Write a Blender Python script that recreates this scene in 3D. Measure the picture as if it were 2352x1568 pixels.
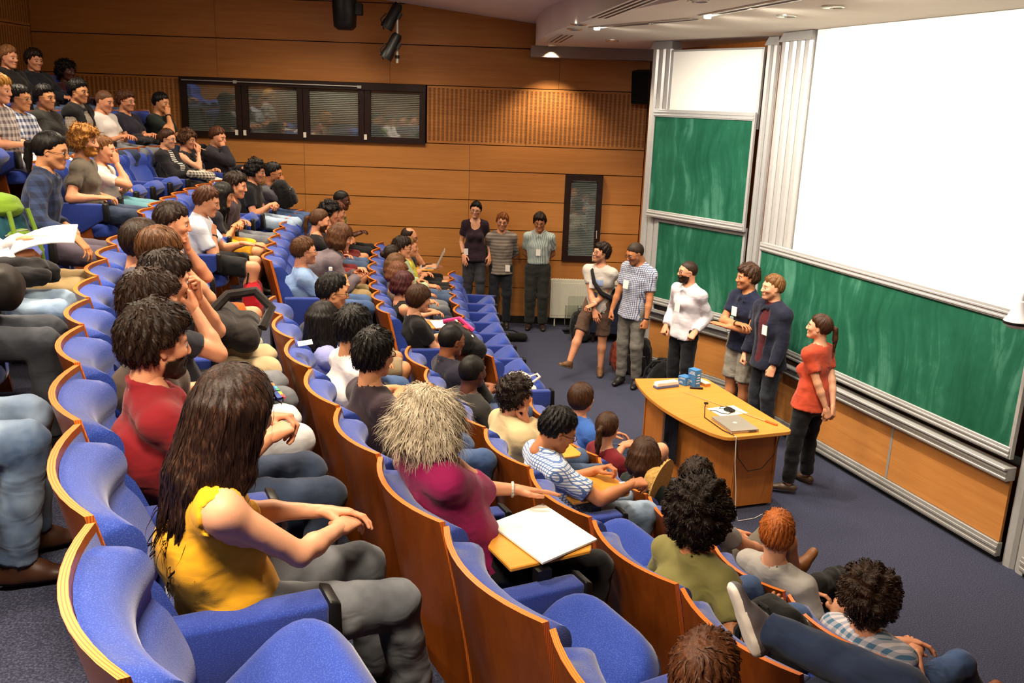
import bpy, bmesh, math, random
import numpy as np
from mathutils import Vector, Matrix

SC = bpy.context.scene
COL = SC.collection
for _o in list(bpy.data.objects):
    bpy.data.objects.remove(_o)

# ------------------------------------------------------------------ camera
CAM_H = 3.29
_p, _r = math.radians(14.94), math.atan(.035)
_fw = Vector((0, math.cos(_p), -math.sin(_p)))
_up = Vector((0, math.sin(_p), math.cos(_p)))
_rt = Vector((1, 0, 0))
_ix = _rt * math.cos(_r) + _up * math.sin(_r)
_iu = _up * math.cos(_r) - _rt * math.sin(_r)
cam = bpy.data.cameras.new('camera')
cam.sensor_width = 36.0
cam.lens = 2050.0 / 2352.0 * 36.0
cam.clip_start = .05
camo = bpy.data.objects.new('camera', cam)
COL.objects.link(camo)
_m = Matrix((_ix, _iu, -_fw)).transposed().to_4x4()
_m.translation = Vector((0, 0, CAM_H))
camo.matrix_world = _m
SC.camera = camo

# ------------------------------------------------------------------ world, exposure
w = bpy.data.worlds.new('world')
SC.world = w
w.use_nodes = True
w.node_tree.nodes['Background'].inputs[0].default_value = (1.0, .86, .70, 1)
w.node_tree.nodes['Background'].inputs[1].default_value = .03
SC.view_settings.view_transform = 'Standard'
SC.view_settings.look = 'None'
SC.view_settings.gamma = 1.0
SC.view_settings.use_curve_mapping = False
SC.view_settings.exposure = 0.2
try:
    SC.cycles.use_denoising = True
    SC.cycles.max_bounces = 4
    SC.cycles.diffuse_bounces = 2
    SC.cycles.glossy_bounces = 2
    SC.cycles.transmission_bounces = 2
    SC.cycles.use_adaptive_sampling = True
    SC.cycles.adaptive_threshold = .04
    SC.cycles.transparent_max_bounces = 8
    SC.cycles.caustics_reflective = False
    SC.cycles.caustics_refractive = False
    SC.cycles.sample_clamp_indirect = 4.0
except Exception:
    pass

WARM = (1.0, .82, .60)
NEUT = (1.0, .92, .80)

def area_light(name, loc, size, power, color, aim=None, spread=math.pi, sy=None):
    l = bpy.data.lights.new(name, 'AREA')
    l.energy = power
    l.color = color
    l.shape = 'RECTANGLE' if sy else 'SQUARE'
    l.size = size
    if sy:
        l.size_y = sy
    l.spread = spread
    o = bpy.data.objects.new(name, l)
    COL.objects.link(o)
    o.location = loc
    d = Vector(aim) - Vector(loc) if aim else Vector((0, 0, -1))
    o.rotation_euler = d.to_track_quat('-Z', 'Y').to_euler()
    return o

def spot_light(name, loc, aim, power, color, angle, blend=.5, radius=.04):
    l = bpy.data.lights.new(name, 'SPOT')
    l.energy = power
    l.color = color
    l.spot_size = math.radians(angle)
    l.spot_blend = blend
    l.shadow_soft_size = radius
    o = bpy.data.objects.new(name, l)
    COL.objects.link(o)
    o.location = loc
    o.rotation_euler = (Vector(aim) - Vector(loc)).to_track_quat('-Z', 'Y').to_euler()
    return o

def ceil_z(x):
    return 4.40 + .114 * (.1 - x)

# recessed panels over the seats (their frames and diffusers are built with the ceiling)
CEIL_LAMPS = [(-5.2, 1.2, .8), (-5.2, 5.2, .8), (-5.2, 9.4, .7), (-2.9, 1.0, 1.2), (-2.9, 4.6, 1.2), (-2.9, 8.2, 1.0),
              (-2.9, 11.4, .5), (-.7, 1.4, 1.2), (-.7, 5.0, 1.1), (-.7, 8.4, .8), (-1.5, 11.3, .4)]
for _x, _y, _k in CEIL_LAMPS:
    area_light('ceiling_lamp_light', (_x, _y, ceil_z(_x) - .06), .62, 80 * _k, WARM, spread=math.radians(140))
# front ceiling: wash lights on the boards and the downlights over the stage floor
FRONT_LAMPS = [(1.15, 9.15), (1.72, 7.6), (2.25, 6.1), (2.6, 4.6)]
WASH = [((.78, 9.71), (2.2, 10.8, 2.3), 60), ((1.2, 9.05), (2.45, 10.0, 2.5), 60), ((1.58, 8.13), (2.8, 9.0, 2.6), 95), ((1.75, 7.45), (3.1, 8.2, 2.6), 95), ((2.08, 6.32), (3.4, 7.2, 2.6), 95), ((2.3, 5.6), (3.65, 6.4, 2.6), 95)]
for (_x, _y), _aim, _e in WASH:
    spot_light('board_wash_light', (_x, _y, 4.03), _aim, _e * 2.2, NEUT, 120, .9, .06)
DOWN_LAMPS = [(2.34, 7.2), (2.21, 7.97), (1.3, 7.11), (.56, 9.49), (.55, 10.09), (.41, 13.05), (2.2, 5.3), (1.2, 5.2), (1.1, 11.6)]  # last one is an added lamp that brightens the far wall and standing people
for _x, _y in DOWN_LAMPS:
    spot_light('downlight_beam', (_x, _y, 4.03), (_x, _y, 0), 150 if _y > 10.5 else 80, WARM, 100, .7)
# ------------------------------------------------------------------ helpers
def hexc(h):
    h = h.lstrip('#')
    c = [int(h[i:i + 2], 16) / 255 for i in (0, 2, 4)]
    return tuple(((v + .055) / 1.055) ** 2.4 if v > .04045 else v / 12.92 for v in c)

MATS = {}

class NT:
    """small node helper"""
    def __init__(s, name):
        s.m = bpy.data.materials.new(name)
        s.m.use_nodes = True
        s.t = s.m.node_tree
        s.b = s.t.nodes['Principled BSDF']
    def n(s, typ, **kw):
        nd = s.t.nodes.new(typ)
        for k, v in kw.items():
            if k.startswith('i_'):
                key = k[2:]
                key = int(key) if key.isdigit() else key.replace('_', ' ')
                nd.inputs[key].default_value = v
            else:
                setattr(nd, k, v)
        return nd
    def l(s, a, b):
        s.t.links.new(a, b)
    def coord(s, kind='Object', scale=(1, 1, 1), rot=(0, 0, 0)):
        tc = s.n('ShaderNodeTexCoord')
        mp = s.n('ShaderNodeMapping')
        mp.inputs['Scale'].default_value = scale
        mp.inputs['Rotation'].default_value = rot
        s.l(tc.outputs[kind], mp.inputs['Vector'])
        return mp.outputs['Vector']
    def noise(s, vec, scale, detail=3, rough=.5, dist=0):
        nd = s.n('ShaderNodeTexNoise', i_Scale=scale, i_Detail=detail, i_Roughness=rough, i_Distortion=dist)
        s.l(vec, nd.inputs['Vector'])
        return nd.outputs['Fac']
    def ramp(s, fac, stops):
        r = s.n('ShaderNodeValToRGB')
        e = r.color_ramp.elements
        while len(e) < len(stops):
            e.new(.5)
        for i, (p, c) in enumerate(stops):
            e[i].position = p
            e[i].color = (*c, 1) if len(c) == 3 else c
        s.l(fac, r.inputs['Fac'])
        return r.outputs['Color']
    def math(s, op, a, b=None, c=None):
        nd = s.n('ShaderNodeMath', operation=op)
        for i, v in enumerate((a, b, c)):
            if v is None:
                continue
            if isinstance(v, (int, float)):
                nd.inputs[i].default_value = v
            else:
                s.l(v, nd.inputs[i])
        return nd.outputs[0]
    def mix(s, fac, a, b):
        nd = s.n('ShaderNodeMix', data_type='RGBA')
        for i, v in ((0, fac), (6, a), (7, b)):
            if isinstance(v, (int, float)):
                nd.inputs[i].default_value = v
            elif isinstance(v, tuple):
                nd.inputs[i].default_value = (*v[:3], 1)
            else:
                s.l(v, nd.inputs[i])
        return nd.outputs[2]
    def sep(s, vec):
        nd = s.n('ShaderNodeSeparateXYZ')
        s.l(vec, nd.inputs[0])
        return nd.outputs
    def col(s, c):
        if isinstance(c, tuple):
            s.b.inputs['Base Color'].default_value = (*c[:3], 1)
        else:
            s.l(c, s.b.inputs['Base Color'])
    def set(s, rough=None, spec=None, metal=None, sheen=None, coat=None):
        for k, v in (('Roughness', rough), ('Specular IOR Level', spec), ('Metallic', metal), ('Sheen Weight', sheen), ('Coat Weight', coat)):
            if v is not None:
                s.b.inputs[k].default_value = v
    def bump(s, h, strength=.3, dist=.01):
        b = s.n('ShaderNodeBump', i_Strength=strength, i_Distance=dist)
        s.l(h, b.inputs['Height'])
        s.l(b.outputs[0], s.b.inputs['Normal'])

def dark(c, k):
    return tuple(v * k for v in c)

def plain(name, c, rough=.5, spec=.5, metal=0., var=.12, scale=14., bump=0., bscale=60.):
    if name in MATS:
        return MATS[name]
    c = hexc(c) if isinstance(c, str) else c
    t = NT(name)
    v = t.coord()
    f = t.noise(v, scale, 3)
    t.col(t.ramp(f, [(.3, dark(c, 1 - var)), (.7, tuple(min(1, q * (1 + var)) for q in c))]))
    t.set(rough=rough, spec=spec, metal=metal)
    if bump:
        t.bump(t.noise(v, bscale, 2), bump, .004)
    MATS[name] = t.m
    return t.m

def emis(name, c, strength):
    t = NT(name)
    t.col((.8, .8, .8))
    t.b.inputs['Emission Color'].default_value = (*c, 1)
    t.b.inputs['Emission Strength'].default_value = strength
    MATS[name] = t.m
    return t.m

def wood(name, c1, c2, axis='x', rough=.35, spec=.5, scale=1.0):
    t = NT(name)
    s = {'x': (.35, 6, 6), 'y': (6, .35, 6), 'z': (6, 6, .35)}[axis]
    v = t.coord('Object', tuple(q * scale for q in s))
    oi = t.n('ShaderNodeObjectInfo')
    add = t.n('ShaderNodeVectorMath', operation='ADD')
    t.l(v, add.inputs[0])
    sc = t.n('ShaderNodeVectorMath', operation='SCALE')
    sc.inputs[3].default_value = 17.
    cmb = t.n('ShaderNodeCombineXYZ')
    for i in range(3):
        t.l(oi.outputs['Random'], cmb.inputs[i])
    t.l(cmb.outputs[0], sc.inputs[0])
    t.l(sc.outputs[0], add.inputs[1])
    f = t.noise(add.outputs[0], 3.2, 5, .6, .6)
    g = t.noise(add.outputs[0], 16, 2, .5)
    h = t.math('ADD', t.math('MULTIPLY', f, .75), t.math('MULTIPLY', g, .25))
    tone = t.math('ADD', t.math('MULTIPLY', oi.outputs['Random'], .16), -.08)
    t.col(t.ramp(t.math('ADD', h, tone), [(.3, c1), (.7, c2)]))
    t.set(rough=rough, spec=spec)
    MATS[name] = t.m
    return t.m

def mesh_obj(name, verts, faces, m=None, parent=None, smooth=False, loc=None, link=True):
    me = bpy.data.meshes.new(name)
    me.from_pydata([tuple(v) for v in verts], [], [tuple(f) for f in faces])
    if smooth:
        me.shade_smooth()
    if m is not None:
        me.materials.append(m)
    return put(name, me, parent, loc) if link else me

def put(name, me, parent=None, loc=None, rz=0, m=None):
    o = bpy.data.objects.new(name, me)
    COL.objects.link(o)
    if parent is not None:
        o.parent = parent
    if loc is not None:
        o.location = loc
    if rz:
        o.rotation_euler = (0, 0, rz)
    return o

def tag(o, label=None, cat=None, group=None, kind=None):
    if label: o['label'] = label
    if cat: o['category'] = cat
    if group: o['group'] = group
    if kind: o['kind'] = kind
    return o

def empty(name, loc=(0, 0, 0), rz=0, label=None, cat=None, group=None, parent=None):
    o = bpy.data.objects.new(name, None)
    COL.objects.link(o)
    o.empty_display_size = .1
    o.location = loc
    o.rotation_euler = (0, 0, rz)
    if parent is not None:
        o.parent = parent
    return tag(o, label, cat, group)

class MB:
    """collects shapes into one mesh"""
    def __init__(s):
        s.v, s.f = [], []
    def add(s, vs, fs):
        b = len(s.v)
        s.v += [tuple(q) for q in vs]
        s.f += [tuple(i + b for i in f) for f in fs]
        return s
    def box(s, a, b):
        (x0, y0, z0), (x1, y1, z1) = a, b
        return s.add([(x0, y0, z0), (x1, y0, z0), (x1, y1, z0), (x0, y1, z0), (x0, y0, z1), (x1, y0, z1), (x1, y1, z1), (x0, y1, z1)],
                     [(0, 3, 2, 1), (4, 5, 6, 7), (0, 1, 5, 4), (1, 2, 6, 5), (2, 3, 7, 6), (3, 0, 4, 7)])
    def prism(s, poly, z0, z1):
        n = len(poly)
        return s.add([(x, y, z0) for x, y in poly] + [(x, y, z1) for x, y in poly],
                     [tuple(range(n - 1, -1, -1)), tuple(range(n, 2 * n))] + [(i, (i + 1) % n, n + (i + 1) % n, n + i) for i in range(n)])
    def prism_y(s, poly, y0, y1):
        """poly in x,z extruded along y"""
        n = len(poly)
        return s.add([(x, y0, z) for x, z in poly] + [(x, y1, z) for x, z in poly],
                     [tuple(range(n)), tuple(range(2 * n - 1, n - 1, -1))] + [(i, n + i, n + (i + 1) % n, (i + 1) % n) for i in range(n)])
    def tube(s, pts, r, n=8, caps=True):
        pts = [Vector(p) for p in pts]
        rs = r if isinstance(r, (list, tuple)) else [r] * len(pts)
        b = len(s.v)
        u = None
        for i, p in enumerate(pts):
            t = (pts[min(i + 1, len(pts) - 1)] - pts[max(i - 1, 0)]).normalized()
            if u is None:
                u = t.orthogonal().normalized()
            u = (u - t * u.dot(t)).normalized()
            v = t.cross(u)
            for k in range(n):
                a = 2 * math.pi * k / n
                s.v.append(tuple(p + (u * math.cos(a) + v * math.sin(a)) * rs[i]))
        for i in range(len(pts) - 1):
            for k in range(n):
                a, c = b + i * n + k, b + i * n + (k + 1) % n
                s.f.append((a, c, c + n, a + n))
        if caps:
            s.f.append(tuple(b + k for k in range(n - 1, -1, -1)))
            e = b + (len(pts) - 1) * n
            s.f.append(tuple(e + k for k in range(n)))
        return s
    def lathe(s, prof, n=16, c=(0, 0, 0)):
        b = len(s.v)
        for r, z in prof:
            for k in range(n):
                a = 2 * math.pi * k / n
                s.v.append((c[0] + r * math.cos(a), c[1] + r * math.sin(a), c[2] + z))
        for i in range(len(prof) - 1):
            for k in range(n):
                a, d = b + i * n + k, b + i * n + (k + 1) % n
                s.f.append((a, d, d + n, a + n))
        s.f.append(tuple(b + k for k in range(n - 1, -1, -1)))
        e = b + (len(prof) - 1) * n
        s.f.append(tuple(e + k for k in range(n)))
        return s
    def me(s, name, m=None, smooth=False, bevel=0., seg=2, sub=0, angle=35):
        me = bpy.data.meshes.new(name)
        me.from_pydata(s.v, [], s.f)
        if bevel or sub:
            bm = bmesh.new()
            bm.from_mesh(me)
            if bevel:
                ed = [e for e in bm.edges if len(e.link_faces) == 2 and e.calc_face_angle(0) > math.radians(angle)]
                bmesh.ops.bevel(bm, geom=ed, offset=bevel, segments=seg, profile=.5, affect='EDGES', clamp_overlap=True)
            bm.to_mesh(me)
            bm.free()
        if smooth:
            me.shade_smooth()
            try:
                me.set_sharp_from_angle(angle=math.radians(50))
            except Exception:
                pass
        if m is not None:
            me.materials.append(m)
        return me
    def obj(s, name, m=None, parent=None, loc=None, rz=0, **kw):
        return put(name, s.me(name, m, **kw), parent, loc, rz)

def noise_grid(seed):
    return random.Random(seed)
# ------------------------------------------------------------------ row geometry
CX, CY, DK = 17.6, 12.95, math.radians(1.88)
RR = [18.44, 19.40, 20.41, 21.43, 22.42, 23.32, 24.22]
RS = [.012, .010, .008, .022, .02, .0, .0]
FC = [0, 0, 0, .017, .026, .031, .024]
FL = [0, .43, .86, 1.28, 1.64, 2.04, 2.46]
WALL_Y, BACK_X = 13.45, -7.05

def rim_x(row, y):
    """x of the tops of the seat backs of a row at depth y"""
    th = math.asin(max(-1, min(1, (CY - y) / RR[row])))
    k = th / DK
    r = RR[row] + RS[row] * max(0, k - 9)
    return CX - math.sqrt(r * r - (CY - y) ** 2) + FC[row] * max(0, y - 7.5) ** 2

def k_to_y(row, k):
    return CY - (RR[row] + RS[row] * max(0, k - 9)) * math.sin(k * DK)

def seat_frame(row, y):
    """origin on the row's floor below the seat back, and the heading"""
    x = rim_x(row, y)
    dx = (rim_x(row, y + .05) - rim_x(row, y - .05)) / .1
    th = math.atan2(-dx, 1)
    return Vector((x, y, FL[row])), th

# ------------------------------------------------------------------ materials of the room
wall_wood = wood('wall_wood', hexc('#b27339'), hexc('#c78747'), 'x', .42, .35)
desk_wood = wood('desk_wood', hexc('#c77f33'), hexc('#d8933f'), 'y', .35, .4)
shell_wood = wood('shell_wood', hexc('#733712'), hexc('#8c4819'), 'z', .28, .5)
alu = plain('brushed_aluminium', '#bfbdb9', .38, .5, .35, .04, 30)
alu_dark = plain('grey_cap_metal', '#a3a19d', .5, .5, .3, .05)
black_pl = plain('black_plastic', '#0d0c0c', .45, .4)
dark_frame = plain('dark_window_wood', '#24120c', .4, .4, 0, .2, 8)
white_paint = plain('white_paint', '#efe9dc', .7, .2, 0, .02, 3)
ceil_mat = plain('ceiling_plaster', '#f1e9da', .9, .1, 0, .03, 2)
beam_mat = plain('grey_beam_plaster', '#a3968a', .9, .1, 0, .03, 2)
screen_mat = plain('screen_cloth', '#fbf9ee', .9, .05, 0, .01, 2)
wboard_mat = plain('whiteboard_enamel', '#f7f4ea', .45, .3, 0, .01, 2)
light_col = emis('lamp_diffuser', (1, .86, .66), 7.0)
spot_col = emis('spot_bulb', (1, .92, .8), 18.0)

def _carpet():
    t = NT('blue_grey_carpet')
    v = t.coord('Object')
    f = t.noise(v, 130, 3, .7)
    g = t.noise(v, 1.1, 2)
    c = t.ramp(f, [(.32, hexc('#171a2a')), (.5, hexc('#2f344b')), (.7, hexc('#5a5d76'))])
    t.col(t.mix(t.math('MULTIPLY', g, .35), c, hexc('#2c2b3a')))
    t.set(rough=.95, spec=.1, sheen=.1)
    t.bump(f, .6, .006)
    return t.m
carpet = _carpet()

def _perf():
    t = NT('perforated_wall_wood')
    tc = t.n('ShaderNodeTexCoord')
    x, y, z = t.sep(tc.outputs['Object'])
    u = t.math('ADD', x, y)
    a = t.math('LESS_THAN', t.math('FRACT', t.math('DIVIDE', u, .064)), .56)
    b = t.math('LESS_THAN', t.math('FRACT', t.math('DIVIDE', z, .0165)), .5)
    c = t.math('LESS_THAN', t.math('ABSOLUTE', z), .375)
    h = t.math('MULTIPLY', t.math('MULTIPLY', a, b), c)
    v = t.coord('Object', (.35, 6, 6))
    f = t.noise(v, 3.2, 4)
    base = t.ramp(f, [(.3, hexc('#b27339')), (.7, hexc('#c78747'))])
    t.col(t.mix(h, base, hexc('#4a2c16')))
    t.set(rough=.5, spec=.3)
    t.bump(t.math('SUBTRACT', 1.0, h), .6, .01)
    return t.m
perf_wood = _perf()

def _chalk():
    t = NT('green_chalkboard')
    v = t.coord('Object')
    n1 = t.n('ShaderNodeTexNoise', i_Scale=1.3, i_Detail=2)
    t.l(v, n1.inputs['Vector'])
    mixv = t.n('ShaderNodeMix', data_type='VECTOR')
    mixv.inputs[0].default_value = .22
    t.l(v, mixv.inputs[4])
    t.l(n1.outputs['Color'], mixv.inputs[5])
    mp = t.n('ShaderNodeMapping')
    mp.inputs['Scale'].default_value = (7.5, 1, 1.1)
    t.l(mixv.outputs[1], mp.inputs['Vector'])
    a = t.noise(mp.outputs[0], 1.0, 3, .55, 1.2)
    b = t.noise(t.coord('Object', (9, 1, 7)), 1.0, 4, .6, .6)
    lo = t.noise(t.coord('Object', (.9, 1, .8)), 1.6, 2)
    h = t.math('MULTIPLY', t.math('ADD', t.math('MULTIPLY', a, .8), t.math('MULTIPLY', b, .25)), t.math('ADD', .45, lo))
    t.col(t.ramp(h, [(.36, hexc('#0e4b34')), (.56, hexc('#1d5c44')), (.78, hexc('#48806a'))]))
    t.set(rough=.75, spec=.2)
    return t.m
chalk = _chalk()

def glass_mat(name, tint=(.9, .95, .9), gl=.3):
    t = NT(name)
    t.t.nodes.remove(t.b)
    out = t.t.nodes['Material Output']
    tr = t.n('ShaderNodeBsdfTransparent')
    tr.inputs[0].default_value = (*tint, 1)
    g = t.n('ShaderNodeBsdfGlossy', i_Roughness=.03)
    fr = t.n('ShaderNodeFresnel', i_IOR=1.5)
    mx = t.n('ShaderNodeMixShader')
    t.l(t.math('ADD', fr.outputs[0], gl), mx.inputs[0])
    t.l(tr.outputs[0], mx.inputs[1])
    t.l(g.outputs[0], mx.inputs[2])
    t.l(mx.outputs[0], out.inputs[0])
    return t.m
pane_glass = glass_mat('window_glass', (.95, .98, .95), .10)
acrylic = glass_mat('clear_acrylic', (.93, .95, .93), .06)

# ------------------------------------------------------------------ floors and tiers
def struct(name, ob, label=None):
    ob.name = name
    ob['kind'] = 'structure'
    if label:
        ob['label'] = label
    return ob

NY = 46
YS = [-2.5 + (WALL_Y + 2.5) * i / (NY - 1) for i in range(NY)]
def edge_path(row):
    return [(rim_x(row, y) - .04, y) for y in YS]
def tier(name, inner, outer, z, zlow):
    """carpeted platform between two edge paths with its riser"""
    v, f = [], []
    n = len(inner)
    for (a, b), (c, d) in zip(inner, outer):
        v += [(a, b, zlow), (a, b, z), (c, d, z)]
    for i in range(n - 1):
        k = i * 3
        f += [(k, k + 3, k + 4, k + 1), (k + 1, k + 4, k + 5, k + 2)]
    return struct(name, mesh_obj(name, v, f, carpet))
e0 = edge_path(0)
front = [(5.4, y) for y in YS]
tier('floor_1', front, e0, 0.0, -.05)
for r in range(1, 7):
    back = edge_path(r) if r < 6 else [(BACK_X, y) for y in YS]
    tier('floor_%d' % (r + 1), edge_path(r - 1), back, FL[r], FL[r - 1])
# half steps of the two stairways
def step_block(row, y0, y1):
    z0, z1 = FL[row], (FL[row] + FL[row + 1]) / 2
    xa, xb = rim_x(row, y0) - .04, rim_x(row, y1) - .04
    poly = [(xa - .01, y0), (xa + .42, y0), (xb + .42, y1), (xb - .01, y1)]
    mb = MB().prism(poly, z0, z1)
    struct('floor_step_%d' % (row + 1), mb.obj('floor_step', carpet))
for r in range(0, 6):
    step_block(r, 12.45, WALL_Y - .02)
for r in range(0, 4):
    step_block(r, k_to_y(r, 9.75), k_to_y(r, 8.55))

# ------------------------------------------------------------------ side wall with its panels
wall_back_mat = plain('dark_wall_backing', '#1c0f08', .8, .1)
wl = struct('wall_left', MB().box((BACK_X - .2, WALL_Y + .03, -.1), (1.0, WALL_Y + .25, 5.6)).box((1.0, WALL_Y + .03, -.1), (2.2, WALL_Y + .25, 5.6)).obj('wall_left', wall_back_mat))
def panel(parent, x0, x1, z0, z1, y=WALL_Y, m=None, th=.03, gap=.006):
    x0, x1, z0, z1 = x0 + gap * .4, x1 - gap * .4, z0 + gap, z1 - gap
    cx, cz = (x0 + x1) / 2, (z0 + z1) / 2
    mb = MB().box((x0 - cx, 0, z0 - cz), (x1 - cx, th, z1 - cz))
    return mb.obj('panel', m or wall_wood, parent, (cx, y, cz))
zb = [.11, .555, 1.0, 1.435, 1.87, 2.30, 2.68]
cuts = [BACK_X, -5.6, -3.17, -.72, 1.85]
for i in range(len(zb) - 1):
    for a, b in zip(cuts[:-1], cuts[1:]):
        if zb[i] >= .99 and zb[i + 1] <= 2.31 and a < .7 < b:
            panel(wl, a, .71, zb[i], zb[i + 1])
            panel(wl, 1.27, b, zb[i], zb[i + 1])
        else:
            panel(wl, a, b, zb[i], zb[i + 1])
for a, b in ((BACK_X, -4.95), (-1.36, .10), (.10, 1.85)):
    panel(wl, a, b, 2.68, 3.5, m=perf_wood)
for i, (z0, z1) in enumerate(((3.5, 4.05), (4.05, 4.6), (4.6, 5.25))):
    for a, b in zip([BACK_X, -4.4, -1.9, .55], [-4.4, -1.9, .55, 1.85]):
        if i and a > 0:
            continue
        panel(wl, a, b, z0, z1)
struct('baseboard_left', MB().box((BACK_X, WALL_Y - .012, 0), (1.85, WALL_Y + .03, .108)).obj('baseboard_left', plain('dark_baseboard', '#15110f', .6)))

# back wall: perforated panels
wb = struct('wall_back', MB().box((BACK_X - .25, -2.8, -.1), (BACK_X - .03, WALL_Y + .25, 5.8)).obj('wall_back', wall_back_mat))
for j, (z0, z1) in enumerate(((2.46, 3.3), (3.3, 4.12), (4.12, 4.94), (4.94, 5.5))):
    for i in range(6):
        y0 = WALL_Y - 2.66 * (i + 1)
        mb = MB().box((-.03, -1.325, -(z1 - z0) / 2 + .006), (0, 1.325, (z1 - z0) / 2 - .006))
        mb.obj('panel', perf_wood, wb, (BACK_X, y0 + 1.33, (z0 + z1) / 2))
struct('wall_right', MB().box((BACK_X - .2, -2.75, -.1), (5.4, -2.5, 5.6)).obj('wall_right', wall_wood))

# ------------------------------------------------------------------ windows in the side wall
def blind(parent, x0, x1, z0, z1, y, pitch=.026, m=None):
    v, f = [], []
    n = int((z1 - z0) / pitch)
    for i in range(n):
        z = z0 + i * pitch
        b = len(v)
        v += [(x0, y - .004, z), (x1, y - .004, z), (x1, y + .024, z + pitch * .85), (x0, y + .024, z + pitch * .85)]
        f.append((b, b + 1, b + 2, b + 3))
    o = mesh_obj('blind', v, f, m, parent)
    o['kind'] = 'stuff'
    return o
blind_mat = plain('grey_blind_slats', '#f2f6f1', .5, .4, 0, .05)
def sash(parent, x0, x1, z0, z1, fr, y=WALL_Y):
    mb = MB()
    mb.box((x0, y - .05, z0), (x0 + fr, y, z1)).box((x1 - fr, y - .05, z0), (x1, y, z1))
    mb.box((x0 + fr, y - .05, z0), (x1 - fr, y, z0 + fr)).box((x0 + fr, y - .05, z1 - fr), (x1 - fr, y, z1))
    s = mb.obj('window_frame', dark_frame, parent)
    MB().box((x0 + fr, y - .022, z0 + fr), (x1 - fr, y - .016, z1 - fr)).obj('pane', pane_glass, s)
    blind(s, x0 + fr, x1 - fr, z0 + fr, z1 - fr, y)
    return s
w1 = empty('window_1', (0, 0, 0))
w1['kind'] = 'structure'
w1['label'] = 'long strip of four dark framed windows with blinds in wood wall'
for i in range(4):
    sash(w1, -4.945 + i * .8925 + .004, -4.945 + (i + 1) * .8925 - .004, 2.66, 3.5, .085 if i else .085)
MB().box((-4.945, WALL_Y - .065, 3.40), (-1.375, WALL_Y - .045, 3.5)).obj('window_head', dark_frame, w1)
MB().tube([(-4.9, WALL_Y - .085, 3.455), (-2.3, WALL_Y - .085, 3.445)], .008).box((-4.15, WALL_Y - .1, 3.43), (-4.1, WALL_Y - .07, 3.47)).box((-2.36, WALL_Y - .1, 3.42), (-2.3, WALL_Y - .07, 3.46)).obj('blind_rail', alu, w1)
for x in (-4.16 + .02, -4.02, -3.14, -2.25):
    MB().box((x - .02, WALL_Y - .065, 2.70), (x + .02, WALL_Y - .05, 2.775)).obj('switch_box', white_paint, w1)
w2 = empty('window_2', (0, 0, 0))
w2['kind'] = 'structure'
w2['label'] = 'tall narrow dark framed window with closed blind beside standing people'
s2 = sash(w2, .712, 1.268, 1.005, 2.295, .085)
MB().tube([(1.215, WALL_Y - .06, 1.36), (1.215, WALL_Y - .085, 1.37), (1.21, WALL_Y - .085, 1.47), (1.215, WALL_Y - .06, 1.475)], .008, 6).obj('window_handle', alu, w2)
MB().box((1.17, WALL_Y - .065, 1.02), (1.215, WALL_Y - .05, 1.10)).obj('switch_box', white_paint, w2)

# ------------------------------------------------------------------ ceilings
x0, x1 = BACK_X - .1, .45
v = []
for x, y in ((x0, -2.6), (x1, -2.6), (x1, WALL_Y + .1), (x0, WALL_Y + .1)):
    v.append((x, y, ceil_z(x)))
v += [(a, b, c + .12) for a, b, c in v[:4]]
struct('ceiling_1', mesh_obj('ceiling_1', v, [(0, 1, 2, 3), (7, 6, 5, 4), (0, 4, 5, 1), (1, 5, 6, 2), (2, 6, 7, 3), (3, 7, 4, 0)], ceil_mat))
arc = []
for i in range(33):
    y = WALL_Y + .05 - i * (WALL_Y + 2.6) / 32
    arc.append((CX - math.sqrt(17.42 ** 2 - (CY - y) ** 2) + (.0 if y > 7 else -.03 * (7 - y) ** 1.2 * .1), y))
FRONT = [(1.86, WALL_Y), (2.95, 10.5), (2.90, 9.92), (4.12, 6.25), (4.40, 4.5), (4.9, -2.6)]
poly = arc + [(5.3, -2.6), (4.6, 4.5), (4.4, 6.2), (3.2, 10.6), (2.1, WALL_Y + .05)]
struct('ceiling_2', MB().prism(poly, 4.08, 4.75).obj('ceiling_2', ceil_mat))
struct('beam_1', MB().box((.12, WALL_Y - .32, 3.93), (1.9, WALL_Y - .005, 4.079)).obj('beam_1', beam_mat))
# front wall behind the boards
fv, ff = [], []
for i, (x, y) in enumerate(FRONT):
    fv += [(x, y, -.05), (x, y, 4.3)]
for i in range(len(FRONT) - 1):
    ff.append((2 * i, 2 * i + 2, 2 * i + 3, 2 * i + 1))
bk = [(x + .25, y + .08, z) for x, y, z in fv]
n0 = len(fv)
ff2 = ff + [tuple(n0 + q for q in reversed(f)) for f in ff]
struct('wall_front', mesh_obj('wall_front', fv + bk, ff2, wood('front_wall_wood', hexc('#9c5a26'), hexc('#b26d31'), 'z', .4, .3)))

# ------------------------------------------------------------------ boards (local x runs along the board away from the camera, y to the seats)
CT = Vector((-.3225, .9466, 0))
cb = dict(o=Vector((3.78, 6.29, 0)), rz=math.atan2(CT.y, CT.x))
LT = Vector((-.611, .7916, 0))
lb = dict(o=Vector((2.54, 10.30, 0)), rz=math.atan2(LT.y, LT.x))

def rail(mb, x0, x1, z0, z1, y0, y1, ribs=2):
    mb.box((x0, y0, z0), (x1, y1, z1))
    h = (z1 - z0) / (ribs * 2 + 1)
    for i in range(ribs):
        mb.box((x0, y1, z0 + h * (2 * i + 1) - h * .3), (x1, y1 + .008, z0 + h * (2 * i + 2) - h * .3))
    return mb

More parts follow.
